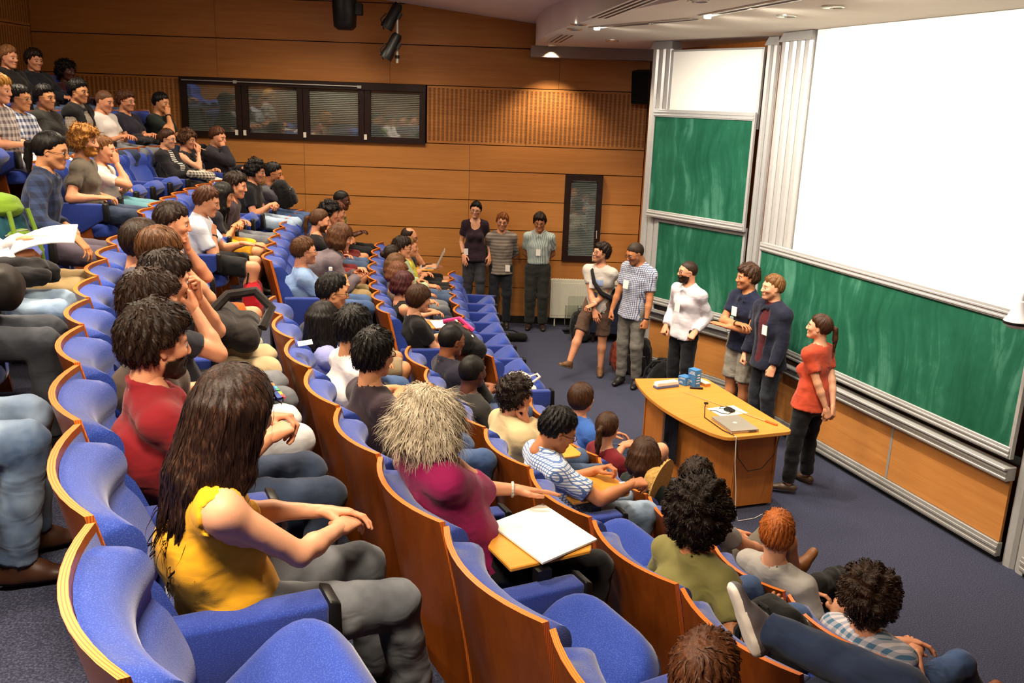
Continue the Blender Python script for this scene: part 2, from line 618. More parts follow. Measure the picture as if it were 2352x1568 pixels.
def chalkboard(name, fr, s0, s1, z0, z1, y, label, surf=None, lip=.09, cat='chalkboard'):
    t = empty(name, fr['o'], fr['rz'], label, cat)
    cx, cz = (s0 + s1) / 2, (z0 + z1) / 2
    p = MB().box((s0 - cx, y, z0 - cz + .02), (s1 - cx, y + .02, z1 - cz - .02)).obj('writing_surface', surf or chalk, t, (cx, 0, cz))
    rail(MB(), s0, s1, z1 - lip, z1, y - .005, y + .035).obj('frame_top', alu, t, bevel=.003, seg=1)
    rail(MB(), s0, s1, z0, z0 + lip, y - .005, y + .035).obj('frame_bottom', alu, t, bevel=.003, seg=1)
    MB().box((s0 - .012, y - .005, z0), (s0 + .018, y + .03, z1)).obj('frame_side', alu, t)
    MB().box((s1 - .018, y - .005, z0), (s1 + .012, y + .03, z1)).obj('frame_side', alu, t)
    return t
chalkboard('chalkboard', cb, -.03, 3.42, .85, 1.95, .03, 'wide green chalkboard under the projection screen')
chalkboard('chalkboard', lb, -.14, 1.38, 1.965, 3.28, .03, 'upper green chalkboard of the pair beside the wood wall')
chalkboard('chalkboard', lb, -.12, 1.24, .86, 2.0, -.03, 'lower green chalkboard half hidden behind the standing speakers')
chalkboard('whiteboard', lb, -.12, 1.22, 3.1, 3.97, -.04, 'blank whiteboard panel above the upper green chalkboard', wboard_mat, .02, 'whiteboard')
# projection screen
t = empty('projection_screen', cb['o'], cb['rz'], 'large blank white projection screen above the wide chalkboard', 'screen')
MB().box((-.04, -.06, 1.7), (3.01, -.05, 4.075)).obj('screen_cloth', screen_mat, t)
MB().box((-.04, -.09, 4.0), (3.01, -.061, 4.078)).obj('roller_case', white_paint, t)

def column(fr, s0, s1, label, groove=4, y0=-.16, y1=-.01, z1=3.985, zc=4.075):
    t = empty('board_column', fr['o'], fr['rz'], label, 'column')
    mb = MB()
    wd = (s1 - s0) / groove
    for i in range(groove):
        a = s0 + i * wd
        mb.prism([(a + .006, y0), (a + wd - .006, y0), (a + wd - .006, y1 - .02), (a + wd * .72, y1), (a + wd * .28, y1), (a + .006, y1 - .02)], 0, z1)
    mb.box((s0, y0 + .01, 0), (s1, y1 - .03, z1))
    mb.obj('shaft', alu, t)
    a, b, c, d = s0 - .01, s1 + .01, y0 - .01, y1 + .02
    e = .03
    v = [(a, c, z1), (b, c, z1), (b, d, z1), (a, d, z1), (a + e, c, zc), (b - e, c, zc), (b - e, d - e, zc), (a + e, d - e, zc)]
    mesh_obj('cap', v, [(0, 3, 2, 1), (4, 5, 6, 7), (0, 1, 5, 4), (1, 2, 6, 5), (2, 3, 7, 6), (3, 0, 4, 7)], alu_dark, t)
    return t
column(cb, 3.03, 3.55, 'wide grooved aluminium column between the screen and the boards', 4)
column(lb, -.32, -.15, 'slim aluminium column right of the upper chalkboard', 2)
column(lb, 1.22, 1.56, 'grooved aluminium column between the chalkboards and the wood wall', 3)
column(cb, -.42, -.06, 'aluminium post at the near end of the wide chalkboard', 3, z1=3.985)

# ledges, lower wood panels, base rails
def lower(fr, s0, s1, joints, nm):
    t = empty(nm, fr['o'], fr['rz'])
    t['kind'] = 'structure'
    rail(MB(), s0, s1, .675, .765, -.02, .07, 2).box((s0, -.02, .765), (s1, .10, .785)).obj('ledge', alu, t, bevel=.004, seg=1)
    MB().box((s0, -.06, .79), (s1, -.04, .86)).obj('gap', black_pl, t)
    js = [s0] + joints + [s1]
    for a, b in zip(js[:-1], js[1:]):
        MB().box((-(b - a) / 2 + .008, -.012, -.255), ((b - a) / 2 - .008, .012, .255)).obj('panel', wall_wood, t, ((a + b) / 2, .0, .425))
        if b != s1:
            MB().box((b - .012, -.005, .17), (b + .012, .016, .68)).obj('joint_strip', alu_dark, t)
    rail(MB(), s0, s1, .05, .165, -.02, .03, 2).obj('base_rail', alu_dark, t, bevel=.003, seg=1)
    MB().box((s0, -.06, 0), (s1, -.01, .05)).obj('plinth', black_pl, t)
    return t
lower(cb, -.05, 3.42, [1.2, 2.35], 'trim_1')
lower(lb, -.14, 1.24, [], 'trim_2')
rw = dict(o=Vector((4.22, 3.4, 0)), rz=math.atan2(.991, -.132))
lower(rw, 0, 2.66, [1.3], 'trim_3')
tr = empty('chalk_tray', lb['o'], lb['rz'], 'aluminium chalk tray below the lower chalkboard', 'tray')
MB().box((-.1, .03, .79), (1.22, .13, .80)).box((-.1, .12, .80), (1.22, .13, .83)).obj('tray_rail', alu, tr)

# ------------------------------------------------------------------ ceiling lamps, vents
ORD0 = 'first second third fourth fifth'.split()
def place_lamp(x, y, z, slope):
    t = empty('ceiling_light', (x, y, z), 0, None, 'ceiling light', 'square ceiling lights above the seats')
    t['label'] = 'square recessed ceiling light above the %s rows, %s from the wood wall' % ('rear' if x < -4 else 'middle' if x < -2 else 'front', ORD0[len([q for q in CEIL_LAMPS if (q[0] < -4) == (x < -4) and (q[0] < -2) == (x < -2) and q[1] > y])])
    t.rotation_euler = (0, slope, 0)
    mb = MB()
    for a, b in (((-.36, -.36, -.02), (.36, -.32, .01)), ((-.36, .32, -.02), (.36, .36, .01)), ((-.36, -.32, -.02), (-.32, .32, .01)), ((.32, -.32, -.02), (.36, .32, .01))):
        mb.box(a, b)
    mb.obj('frame', white_paint, t)
    MB().box((-.32, -.32, -.006), (.32, .32, .004)).obj('diffuser', light_col, t)
for x, y, k in CEIL_LAMPS:
    place_lamp(x, y, ceil_z(x) - .012, math.atan(.114))
chrome = plain('chrome_ring', '#d8d2c8', .2, .5, .9, .03)
DL = ['front downlight in the pale ceiling nearest the projection screen', 'downlight in the pale ceiling above the desk', 'downlight at the top picture edge of the pale ceiling',
      'downlight of a close pair beside the ceiling slot light', 'second downlight of the close pair near the air vent', 'downlight close to the wood wall lighting it', 'downlight over the stage floor near the chalkboard end', 'downlight over the front row at the near side', 'added downlight brightening the wall and standing people near the radiator']
for (x, y), lb_ in zip(DOWN_LAMPS, DL):
    t = empty('downlight', (x, y, 4.078), 0, lb_ or 'small round downlight over the stage floor', 'downlight', 'round downlights in the front ceiling')
    MB().lathe([(.06, -.004), (.075, -.012), (.085, -.008), (.085, .0)], 20).obj('ring', chrome, t)
    MB().lathe([(.0, -.002), (.055, -.003), (.058, .0)], 16).obj('bulb', spot_col, t)
def slot_lamp(a, b, label):
    d = Vector(b) - Vector(a)
    t = empty('slot_light', (a[0], a[1], 4.079), math.atan2(d.y, d.x), label, 'ceiling light')
    L = d.length
    MB().box((0, -.055, -.012), (L, -.035, 0)).box((0, .035, -.012), (L, .055, 0)).obj('housing', chrome, t)
    MB().box((0, -.035, -.004), (L, .035, -.001)).obj('reflector', alu_dark, t)
    MB().lathe([(.0, -.03), (.03, -.03), (.035, -.002)], 14, (.08, 0, 0)).obj('bulb', spot_col, t)
slot_lamp((.72, 9.8), (1.54, 8.5), 'long ceiling slot light farther from the screen')
slot_lamp((1.56, 8.21), (1.95, 6.7), 'long ceiling slot light in front of the screen')
slot_lamp((2.05, 6.4), (2.6, 4.7), 'long ceiling slot light beyond the picture edge')
def vent(a, b, label, n=3):
    d = Vector(b) - Vector(a)
    t = empty('ceiling_vent', (a[0], a[1], 4.079), math.atan2(d.y, d.x), label, 'vent')
    L = d.length
    MB().box((0, -.10, -.006), (L, .10, -.001)).obj('plate', ceil_mat, t)
    for i in range(n):
        y = -.06 + .06 * i
        MB().box((.03, y - .014, -.008), (L - .03, y + .014, -.004)).obj('slot', black_pl, t)
vent((.69, 8.75), (.92, 7.1), 'long three slot air vent along the curved ceiling edge')
vent((.42, 12.3), (.52, 10.9), 'short three slot air vent near the wood wall')
# ------------------------------------------------------------------ seats
def _fabric(name, c, c2, scale=420):
    t = NT(name)
    v = t.coord('Object')
    vo = t.n('ShaderNodeTexVoronoi', i_Scale=scale)
    t.l(v, vo.inputs['Vector'])
    n = t.noise(v, 9, 2)
    base = t.mix(n, c, dark(c, .82))
    t.col(t.mix(t.math('MULTIPLY', t.math('LESS_THAN', vo.outputs['Distance'], .33), .3), base, c2))
    t.set(rough=.85, spec=.15, sheen=.25)
    t.bump(vo.outputs['Distance'], .2, .002)
    return t.m
seat_blue = _fabric('blue_seat_fabric', hexc('#27409a'), hexc('#5f7bd0'), 240)
seat_side = _fabric('blue_side_fabric', hexc('#24388a'), hexc('#4660b4'), 190)

def _ply():
    t = NT('plywood_edge')
    tc = t.n('ShaderNodeTexCoord')
    x, y, z = t.sep(tc.outputs['Object'])
    n = t.noise(t.coord('Object', (1, 1, 1)), 3, 2)
    u = t.math('ADD', t.math('ADD', x, t.math('MULTIPLY', t.math('MULTIPLY', y, y), -1.03)), .0)
    a = t.math('FRACT', t.math('DIVIDE', u, .0072))
    t.col(t.mix(t.math('LESS_THAN', a, .35), hexc('#dd7a2c'), hexc('#b4531a')))
    t.set(rough=.35, spec=.4)
    return t.m
ply = _ply()
tablet_mat = wood('tablet_wood', hexc('#d58f2f'), hexc('#e3a246'), 'x', .35, .4)

HW = .285          # half width of a back at the nominal pitch .60
def lean(z):
    return .15 * (1 - max(0, min(1, (z - .15) / .85)) ** 1.35)
def shell_x(y, z):
    return lean(z) - .078 * (1 - (y / HW) ** 2)

def make_shell():
    ny, zs = 11, [.10, .3, .5, .7, .85, 1.0]
    v, f, mi = [], [], []
    for side in (0, 1):
        for z in zs:
            for i in range(ny):
                y = -HW + 2 * HW * i / (ny - 1)
                v.append((shell_x(y, z) - (.022 if side == 0 else 0), y, z))
    n = len(zs) * ny
    for j in range(len(zs) - 1):
        for i in range(ny - 1):
            a = j * ny + i
            f.append((a, a + ny, a + ny + 1, a + 1)); mi.append(0)
            f.append((n + a, n + a + 1, n + a + ny + 1, n + a + ny)); mi.append(0)
    def strip(ids):
        for a, b in zip(ids[:-1], ids[1:]):
            f.append((a, b, n + b, n + a)); mi.append(1)
    t = (len(zs) - 1) * ny
    strip([t + i for i in range(ny)])
    strip([j * ny for j in range(len(zs))])
    strip([j * ny + ny - 1 for j in range(len(zs))][::-1])
    strip([i for i in range(ny)][::-1])
    me = bpy.data.meshes.new('back_shell')
    me.from_pydata(v, [], f)
    me.materials.append(shell_wood)
    me.materials.append(ply)
    me.polygons.foreach_set('material_index', mi)
    me.shade_smooth()
    me.set_sharp_from_angle(angle=math.radians(40))
    return me

def make_cushion():
    nu, nv = 15, 26
    v, f = [], []
    hw = HW - .012
    z0, z1 = .40, .98
    def pt(i, j):
        u = -1 + 2 * i / (nu - 1)
        w_ = j / (nv - 1)
        uu = math.copysign(abs(u) ** .75, u)
        z = z0 + (z1 - z0) * w_
        if j == nv - 1: z = z1
        e = (1 - abs(u) ** 14)
        tv = (w_ - .5) * 2
        ev = (1 - max(0, tv) ** 9) * (1 - max(0, -tv) ** 6)
        ev = max(0, ev) ** .6
        T = .082 + .032 * abs(u) ** 2.2 + .045 * math.exp(-((z - .60) / .13) ** 2) * (1 - .5 * u * u) - .026 * math.exp(-((z - .80) / .035) ** 2) + .012 * math.exp(-((z - .90) / .06) ** 2)
        zt = z - .035 * (abs(u) ** 4) * (w_ > .9) * (w_ - .9) * 10
        return (shell_x(uu * hw, min(z, 1.0)) + .002 + T * max(0, e) ** .35 * ev, uu * hw, zt)
    for j in range(nv):
        for i in range(nu):
            v.append(pt(i, j))
    for j in range(nv):
        for i in range(nu):
            u = -1 + 2 * i / (nu - 1)
            y = math.copysign(abs(u) ** .75, u) * hw
            z = z0 + (z1 - z0) * j / (nv - 1)
            v.append((shell_x(y, min(z, 1.0)) + .001, y, min(z, 1.0)))
    n = nu * nv
    for j in range(nv - 1):
        for i in range(nu - 1):
            a = j * nu + i
            f.append((a, a + 1, a + nu + 1, a + nu))
            f.append((n + a, n + a + nu, n + a + nu + 1, n + a + 1))
    for i in range(nu - 1):
        f.append((i, n + i, n + i + 1, i + 1))
        a = (nv - 1) * nu + i
        f.append((a, a + 1, n + a + 1, n + a))
    for j in range(nv - 1):
        a = j * nu
        f.append((a, a + nu, n + a + nu, n + a))
        a = j * nu + nu - 1
        f.append((a, n + a, n + a + nu, a + nu))
    me = bpy.data.meshes.new('back_cushion')
    me.from_pydata(v, [], f)
    me.shade_smooth()
    me.set_sharp_from_angle(angle=math.radians(60))
    me.materials.append(seat_blue)
    return me

def make_pan():
    """seat cushion, hinge at the origin, reaching forward; round front corners"""
    hw, L, R = .24, .43, .15
    out = [(0, -hw), (0, hw)]
    for i in range(7):
        a = math.pi / 2 - i * math.pi / 12
        out.append((L - R + R * math.cos(a), hw - R + R * math.sin(a)))
    for i in range(7):
        a = -i * math.pi / 12
        out.append((L - R + R * math.cos(a), -hw + R + R * math.sin(a)))
    rings = [(-.07, .93), (-.06, .985), (-.03, 1), (.01, 1.0), (.035, .97), (.05, .9), (.056, .75), (.05, .35), (.05, .01)]
    n = len(out)
    v, f = [], []
    cx = L * .5
    for z, s in rings:
        for x, y in out:
            v.append((cx + (x - cx) * s, y * s, z))
    for j in range(len(rings) - 1):
        for i in range(n):
            a, b = j * n + i, j * n + (i + 1) % n
            f.append((a, a + n, b + n, b))
    f.append(tuple(range(n)))
    e = (len(rings) - 1) * n
    f.append(tuple(e + i for i in range(n - 1, -1, -1)))
    me = bpy.data.meshes.new('seat_cushion')
    me.from_pydata(v, [], f)
    me.shade_smooth()
    me.materials.append(seat_blue)
    return me

ARMW = .045
ARM = MB().prism_y([(.10, .665), (.565, .655), (.565, .52), (.30, .36), (.12, .32)], -ARMW, ARMW).me('armrest', seat_side, bevel=.014, seg=2, smooth=True)
CAP = MB().prism_y([(.56, .668), (.595, .655), (.60, .50), (.56, .50)], -ARMW - .004, ARMW + .004).me('end_cap', black_pl, bevel=.008, seg=2, smooth=True)
STD = MB().prism_y([(.13, .36), (.34, .40), (.44, .46), (.50, .0), (.20, .0)], -.016, .016).me('standard', shell_wood)
SHELL, CUSH, PAN = make_shell(), make_cushion(), make_pan()
TAB = MB().prism([(.30, -.235), (.66, -.235), (.69, -.20), (.69, .02), (.66, .06), (.42, .06), (.30, -.06)], .70, .718).me('writing_tablet', tablet_mat, bevel=.004, seg=1)
TABH = MB().box((.40, -.27, .64), (.46, -.23, .70)).me('tablet_hinge', black_pl)

def build_chair(row, y, wid, occupied, label, first=False, tablet=False, tip=None):
    o, th = seat_frame(row, y)
    t = empty('lecture_chair', o, th, label, 'chair', ROW_GROUP[row])
    t.scale = (1, wid / .60, 1)
    put('back_shell', SHELL, t)
    put('back_cushion', CUSH, t)
    p = put('seat_cushion', PAN, t)
    if occupied:
        p.location = (.20, 0, .40)
        p.rotation_euler = (0, math.radians(-3), 0)
    else:
        p.location = (.20, 0, .40)
        p.rotation_euler = (0, math.radians(-(tip or 40)), 0)
    for s in ([-1, 1] if first else [-1]):
        a = put('armrest', ARM, t, (0, s * .30, 0))
        put('end_cap', CAP, a)
        put('standard', STD, t, (0, s * .30, 0))
    if tablet:
        a = put('writing_tablet', TAB, t)
        put('tablet_hinge', TABH, a)
    return t

ROW_GROUP = ['chairs of the front row', 'chairs of the second row', 'chairs of the third row', 'chairs of the fourth row',
             'chairs of the fifth row', 'chairs of the sixth row', 'chairs of the last row']
ROW_NAME = ['front row', 'second row', 'third row', 'fourth row', 'fifth row', 'sixth row', 'last row']
ORD = 'first second third fourth fifth sixth seventh eighth ninth tenth eleventh twelfth thirteenth fourteenth fifteenth sixteenth seventeenth eighteenth'.split()
KB = {0: ([1.03, 1.98, 2.85, 3.73, 4.64, 5.55, 6.45, 7.40, 8.3], [10.25, 11.3, 12.38, 13.45, 14.5, 15.45, 16.45, 17.45]),
      1: ([1.58, 2.42, 3.24, 4.04, 4.95, 5.80, 6.62, 7.42, 8.2], [9.91, 10.9, 11.9, 12.88, 13.87, 14.88, 15.91, 16.95]),
      2: ([1.85, 2.7, 3.55, 4.40, 5.25, 6.08, 6.88, 7.7], [9.88, 10.82, 11.77, 12.74, 13.73, 14.70, 15.72, 16.76, 17.8]),
      3: ([2.05, 2.85, 3.6, 4.3, 4.95, 5.62, 6.3, 7.05, 7.8], [9.39, 10.12, 10.91, 11.71, 12.55, 13.35, 14.25, 15.21, 16.25, 17.25]),
      4: (None, [9.1, 9.95, 10.8, 11.65, 12.5, 13.35, 14.25, 15.2])}
YB = {4: [12.0, 11.45, 10.91, 10.37, 9.83, 9.28, 8.72, 8.15], 5: [12.1, 11.53, 10.96, 10.39, 9.82, 9.25, 8.68, 8.1],
      6: [12.1, 11.55, 11.0, 10.45, 9.9, 9.35]}
SEATS = []      # row, y centre, width, first of its block
for r in range(7):
    blocks = []
    if r in YB:
        ys = YB[r]
        blocks.append([(q, .55) for q in ys])
    for b in (KB.get(r) or (None, None)):
        if b:
            blocks.append([((k_to_y(r, a) + k_to_y(r, c)) / 2, (c - a) * DK * RR[r]) for a, c in zip(b[:-1], b[1:])])
    for b in blocks:
        for i, (y, wd) in enumerate(b):
            SEATS.append((r, y, wd, i == 0))
def seat_index(row, y):
    c = [s for s in SEATS if s[0] == row]
    return min(range(len(c)), key=lambda i: abs(c[i][1] - y))
# ------------------------------------------------------------------ people: bodies grown as one smooth surface from a posed skeleton
V3 = lambda *a: np.array(a, dtype=np.float64)

class Field:
    """signed distance grid with smooth unions, meshed by surface nets"""
    def __init__(s, lo, hi, h):
        s.h = h
        s.lo = np.floor(np.array(lo) / h) * h
        s.n = (np.ceil((np.array(hi) - s.lo) / h).astype(int) + 2)
        s.a = np.full(tuple(s.n), 1.0, dtype=np.float32)
        s.ax = [s.lo[i] + h * np.arange(s.n[i], dtype=np.float32) for i in range(3)]
    def sub(s, lo, hi):
        i0 = np.clip(np.floor((lo - s.lo) / s.h).astype(int), 0, s.n)
        i1 = np.clip(np.ceil((hi - s.lo) / s.h).astype(int) + 1, 0, s.n)
        sl = tuple(slice(a, b) for a, b in zip(i0, i1))
        g = np.meshgrid(*[s.ax[i][sl[i]] for i in range(3)], indexing='ij', sparse=True)
        return sl, g
    def cone(s, a, b, ra, rb, k=.03, flat=None, q=1.0, clip=(), cut=False):
        a, b = np.asarray(a, float), np.asarray(b, float)
        R = max(ra, rb) + k + s.h * 2
        sl, (X, Y, Z) = s.sub(np.minimum(a, b) - R, np.maximum(a, b) + R)
        if min(x.stop - x.start for x in sl) <= 0:
            return s
        ba = b - a
        L2 = float(ba @ ba) + 1e-9
        px, py, pz = X - a[0], Y - a[1], Z - a[2]
        t = np.clip((px * ba[0] + py * ba[1] + pz * ba[2]) / L2, 0, 1)
        dx, dy, dz = px - t * ba[0], py - t * ba[1], pz - t * ba[2]
        d2 = dx * dx + dy * dy + dz * dz
        if flat is not None:
            e = dx * flat[0] + dy * flat[1] + dz * flat[2]
            d2 = d2 + (q * q - 1) * e * e
        d = np.sqrt(d2) - (ra + (rb - ra) * t)
        for c, n in clip:
            d = np.maximum(d, (X - c[0]) * n[0] + (Y - c[1]) * n[1] + (Z - c[2]) * n[2])
        A = s.a[sl]
        if cut:
            s.a[sl] = np.maximum(A, -d)
        else:
            hh = np.maximum(k - np.abs(A - d), 0)
            s.a[sl] = np.minimum(A, d) - hh * hh / (4 * k)
        return s
    def ell(s, c, r, k=.02, M=None, cut=False):
        """ellipsoid, optional 3x3 rotation (rows are its axes)"""
        c, r = np.asarray(c, float), np.asarray(r, float)
        R = max(r) + k + s.h * 2
        sl, (X, Y, Z) = s.sub(c - R, c + R)
        if min(x.stop - x.start for x in sl) <= 0:
            return s
        p = (X - c[0], Y - c[1], Z - c[2])
        if M is not None:
            p = tuple(p[0] * M[i][0] + p[1] * M[i][1] + p[2] * M[i][2] for i in range(3))
        k0 = np.sqrt((p[0] / r[0]) ** 2 + (p[1] / r[1]) ** 2 + (p[2] / r[2]) ** 2)
        k1 = np.sqrt((p[0] / r[0] ** 2) ** 2 + (p[1] / r[1] ** 2) ** 2 + (p[2] / r[2] ** 2) ** 2)
        d = k0 * (k0 - 1) / np.maximum(k1, 1e-6)
        A = s.a[sl]
        if cut:
            hh = np.maximum(k - np.abs(A + d), 0)
            s.a[sl] = np.maximum(A, -d) + hh * hh / (4 * k)
        else:
            hh = np.maximum(k - np.abs(A - d), 0)
            s.a[sl] = np.minimum(A, d) - hh * hh / (4 * k)
        return s
    def mesh(s):
        a, h = s.a, s.h
        ins = a < 0
        c = [ins[i:ins.shape[0] - 1 + i, j:ins.shape[1] - 1 + j, k:ins.shape[2] - 1 + k] for i in (0, 1) for j in (0, 1) for k in (0, 1)]
        cnt = sum(x.astype(np.int8) for x in c)
        act = (cnt > 0) & (cnt < 8)
        I = np.argwhere(act)
        if len(I) == 0:
            return np.zeros((0, 3)), np.zeros((0, 4), int)
        off = np.array([(i, j, k) for i in (0, 1) for j in (0, 1) for k in (0, 1)])
        vals = np.stack([a[I[:, 0] + o[0], I[:, 1] + o[1], I[:, 2] + o[2]] for o in off], 1)
        P = np.zeros((len(I), 3)); N = np.zeros(len(I))
        for p in range(8):
            for q in range(p + 1, 8):
                if abs(off[p] - off[q]).sum() != 1:
                    continue
                va, vb = vals[:, p], vals[:, q]
                m = (va < 0) != (vb < 0)
                t = np.where(m, va / np.where(m, va - vb, 1), 0)
                P += np.where(m[:, None], off[p] + t[:, None] * (off[q] - off[p]), 0)
                N += m
        V = s.lo + h * (I + P / N[:, None])
        idx = np.full(act.shape, -1, dtype=np.int64)
        idx[act] = np.arange(len(I))
        F = []
        for ax in range(3):
            u, w = (ax + 1) % 3, (ax + 2) % 3
            sa = [slice(None)] * 3; sb = [slice(None)] * 3
            sa[ax] = slice(0, -1); sb[ax] = slice(1, None)
            A, B = ins[tuple(sa)], ins[tuple(sb)]
            E = np.argwhere(A != B)
            ok = (E[:, u] > 0) & (E[:, w] > 0) & (E[:, u] < ins.shape[u] - 1) & (E[:, w] < ins.shape[w] - 1)
            E = E[ok]
            if len(E) == 0:
                continue
            flip = B[E[:, 0], E[:, 1], E[:, 2]]
            def at(du, dw):
                q = E.copy(); q[:, u] += du; q[:, w] += dw
                return idx[q[:, 0], q[:, 1], q[:, 2]]
            f = np.stack([at(-1, -1), at(0, -1), at(0, 0), at(-1, 0)], 1)
            f[flip] = f[flip][:, ::-1]
            F.append(f)
        F = np.concatenate(F)
        return V, F[(F >= 0).all(1)]

def vnormals(V, F):
    n = np.zeros_like(V)
    a, b, c, d = (V[F[:, i]] for i in range(4))
    fn = np.cross(c - a, d - b)
    for i in range(4):
        for ax in range(3):
            n[:, ax] += np.bincount(F[:, i], weights=fn[:, ax], minlength=len(V))
    return n / np.maximum(np.linalg.norm(n, axis=1, keepdims=True), 1e-12)

def smooth(V, F, it=1, lam=.5):
    for _ in range(it):
        acc = np.zeros_like(V); cnt = np.zeros(len(V))
        for i in range(4):
            j = (i + 1) % 4
            for p, q in ((i, j), (j, i)):
                for ax in range(3):
                    acc[:, ax] += np.bincount(F[:, p], weights=V[F[:, q], ax], minlength=len(V))
                cnt += np.bincount(F[:, p], minlength=len(V))
        V = V + lam * (acc / np.maximum(cnt, 1)[:, None] - V)
    return V

_rs = np.random.RandomState(5)
_ND = _rs.normal(size=(7, 3)); _ND /= np.linalg.norm(_ND, axis=1, keepdims=True)
_NP = _rs.uniform(0, 6.28, 7)
def snoise(V, f, seed=0):
    r = 0
    for i in range(7):
        r = r + np.sin(V @ (_ND[i] * f * (.7 + .1 * i)) + _NP[i] + seed * 1.7 * (i + 1))
    return r / 4.0

def np_mesh(name, V, F, mats, col=None, mi=None):
    me = bpy.data.meshes.new(name)
    nv, nf = len(V), len(F)
    k = F.shape[1]
    me.vertices.add(nv)
    me.vertices.foreach_set('co', np.ascontiguousarray(V, dtype=np.float32).ravel())
    me.loops.add(nf * k)
    me.loops.foreach_set('vertex_index', np.ascontiguousarray(F, dtype=np.int32).ravel())
    me.polygons.add(nf)
    me.polygons.foreach_set('loop_start', np.arange(0, nf * k, k, dtype=np.int32))
    me.polygons.foreach_set('loop_total', np.full(nf, k, dtype=np.int32))
    me.polygons.foreach_set('use_smooth', np.ones(nf, dtype=bool))
    for m in mats:
        me.materials.append(m)
    if mi is not None:
        me.polygons.foreach_set('material_index', mi.astype(np.int32))
    me.update(calc_edges=True)
    if col is not None:
        at = me.color_attributes.new('Col', 'FLOAT_COLOR', 'POINT')
        c4 = np.ones((nv, 4), dtype=np.float32); c4[:, :3] = col
        at.data.foreach_set('color', c4.ravel())
    return me

def unit(v):
    return v / max(1e-9, np.linalg.norm(v))

def rot_axis(ax, a):
    ax = unit(np.asarray(ax, float)); c, s = math.cos(a), math.sin(a); x, y, z = ax
    return np.array([[c + x * x * (1 - c), x * y * (1 - c) - z * s, x * z * (1 - c) + y * s],
                     [y * x * (1 - c) + z * s, c + y * y * (1 - c), y * z * (1 - c) - x * s],
                     [z * x * (1 - c) - y * s, z * y * (1 - c) + x * s, c + z * z * (1 - c)]])
def head_rot(yaw, pitch, roll):
    """columns: forward, left, up. yaw + turns left, pitch + looks down, roll + tips to the left"""
    y, p, r = (math.radians(q) for q in (yaw, pitch, roll))
    return rot_axis((0, 0, 1), y) @ rot_axis((0, 1, 0), p) @ rot_axis((1, 0, 0), -r)

def ik(a, t, l1, l2, pole):
    """joint between a and t for two bones, bent towards pole"""
    d = t - a; L = np.linalg.norm(d)
    if L > (l1 + l2) * .998:
        t = a + d / L * (l1 + l2) * .998; d = t - a; L = np.linalg.norm(d)
    n = d / L
    x = (l1 * l1 - l2 * l2 + L * L) / (2 * L)
    h = math.sqrt(max(0, l1 * l1 - x * x))
    p = np.asarray(pole, float) - n * (np.asarray(pole, float) @ n)
    return a + n * x + unit(p) * h, t

# ---- the head, built once per level of detail and reshaped for each person
def build_head(h):
    f = Field((-.13, -.1, -.17), (.14, .1, .14), h)
    f.ell((-.012, 0, .03), (.100, .077, .098), .01)
    f.ell((.022, 0, -.005), (.072, .066, .085), .03)
    f.cone((.02, 0, -.05), (.062, 0, -.088), .052, .026, .03)
    for s in (-1, 1):
        f.cone((.012, s * .048, -.045), (.05, s * .02, -.088), .022, .02, .02)
        f.ell((.062, s * .042, -.014), (.026, .022, .02), .02)
        f.cone((.083, s * .008, .036), (.078, s * .044, .034), .011, .009, .012)
        f.ell((.102, s * .0125, -.026), (.010, .008, .007), .006)
    f.cone((.09, 0, .024), (.107, 0, -.02), .0085, .0125, .008)
    f.cone((.086, -.017, -.052), (.086, .017, -.052), .009, .009, .008)
    f.cone((.083, -.014, -.063), (.083, .014, -.063), .009, .009, .008)
    f.cone((.074, -.008, -.089), (.074, .008, -.089), .018, .018, .012)
    for s in (-1, 1):
        f.ell((.098, s * .032, .010), (.018, .017, .011), .008, cut=True)
        f.cone((-.008, s * .075, .012), (-.004, s * .078, -.016), .0165, .012, .004, flat=(0, 1, 0), q=2.2)
        f.ell((.004, s * .087, -.002), (.009, .006, .012), .004, cut=True)
    f.cone((-.03, 0, -.05), (-.05, 0, -.15), .056, .055, .03)
    V, F = f.mesh()
    V = smooth(V, F, 1, .35)
    x, y, z = V.T
    ay = np.abs(y)
    g = lambda d, w: np.clip(1 - np.maximum(d, 0) / w, 0, 1)
    lips = g(np.sqrt(((ay) / .024) ** 2 + ((z + .0575) / .012) ** 2) - .7, .5) * (x > .078)
    brow = g(np.abs(z - (.036 - .25 * np.abs(ay - .03))) - .003, .004) * g(np.abs(ay - .031) - .018, .006) * (x > .06)
    cheek = g(np.sqrt(((ay - .045) / .03) ** 2 + ((z + .02) / .03) ** 2) - .2, .8) * (x > .03)
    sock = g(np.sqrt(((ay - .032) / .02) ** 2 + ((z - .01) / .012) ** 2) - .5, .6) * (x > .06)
    beard = ((z < -.026 - .18 * (.06 - x)) & (z > -.125) & (x > .0) & ~((z > -.047) & (x > .087) & (ay < .012)) & ~((z > -.040) & (ay < .045) & (x > .062))).astype(float)
    beard = beard * g(np.abs(ay) - .075, .01) * np.where((x > .0), 1, 0)
    E = np.stack([lips, brow, cheek, sock, beard], 1)
    return V, F, E
HEADS = {}
def eyeball(n=8, m=5):
    v, f = [], []
    for j in range(m + 1):
        a = math.pi * j / m
        for i in range(n):
            b = 2 * math.pi * i / n
            v.append((.0125 * math.cos(a), .0125 * math.sin(a) * math.cos(b), .0125 * math.sin(a) * math.sin(b)))
    for j in range(m):
        for i in range(n):
            f.append((j * n + i, j * n + (i + 1) % n, (j + 1) * n + (i + 1) % n, (j + 1) * n + i))
    return np.array(v), np.array(f)
EYE = eyeball()

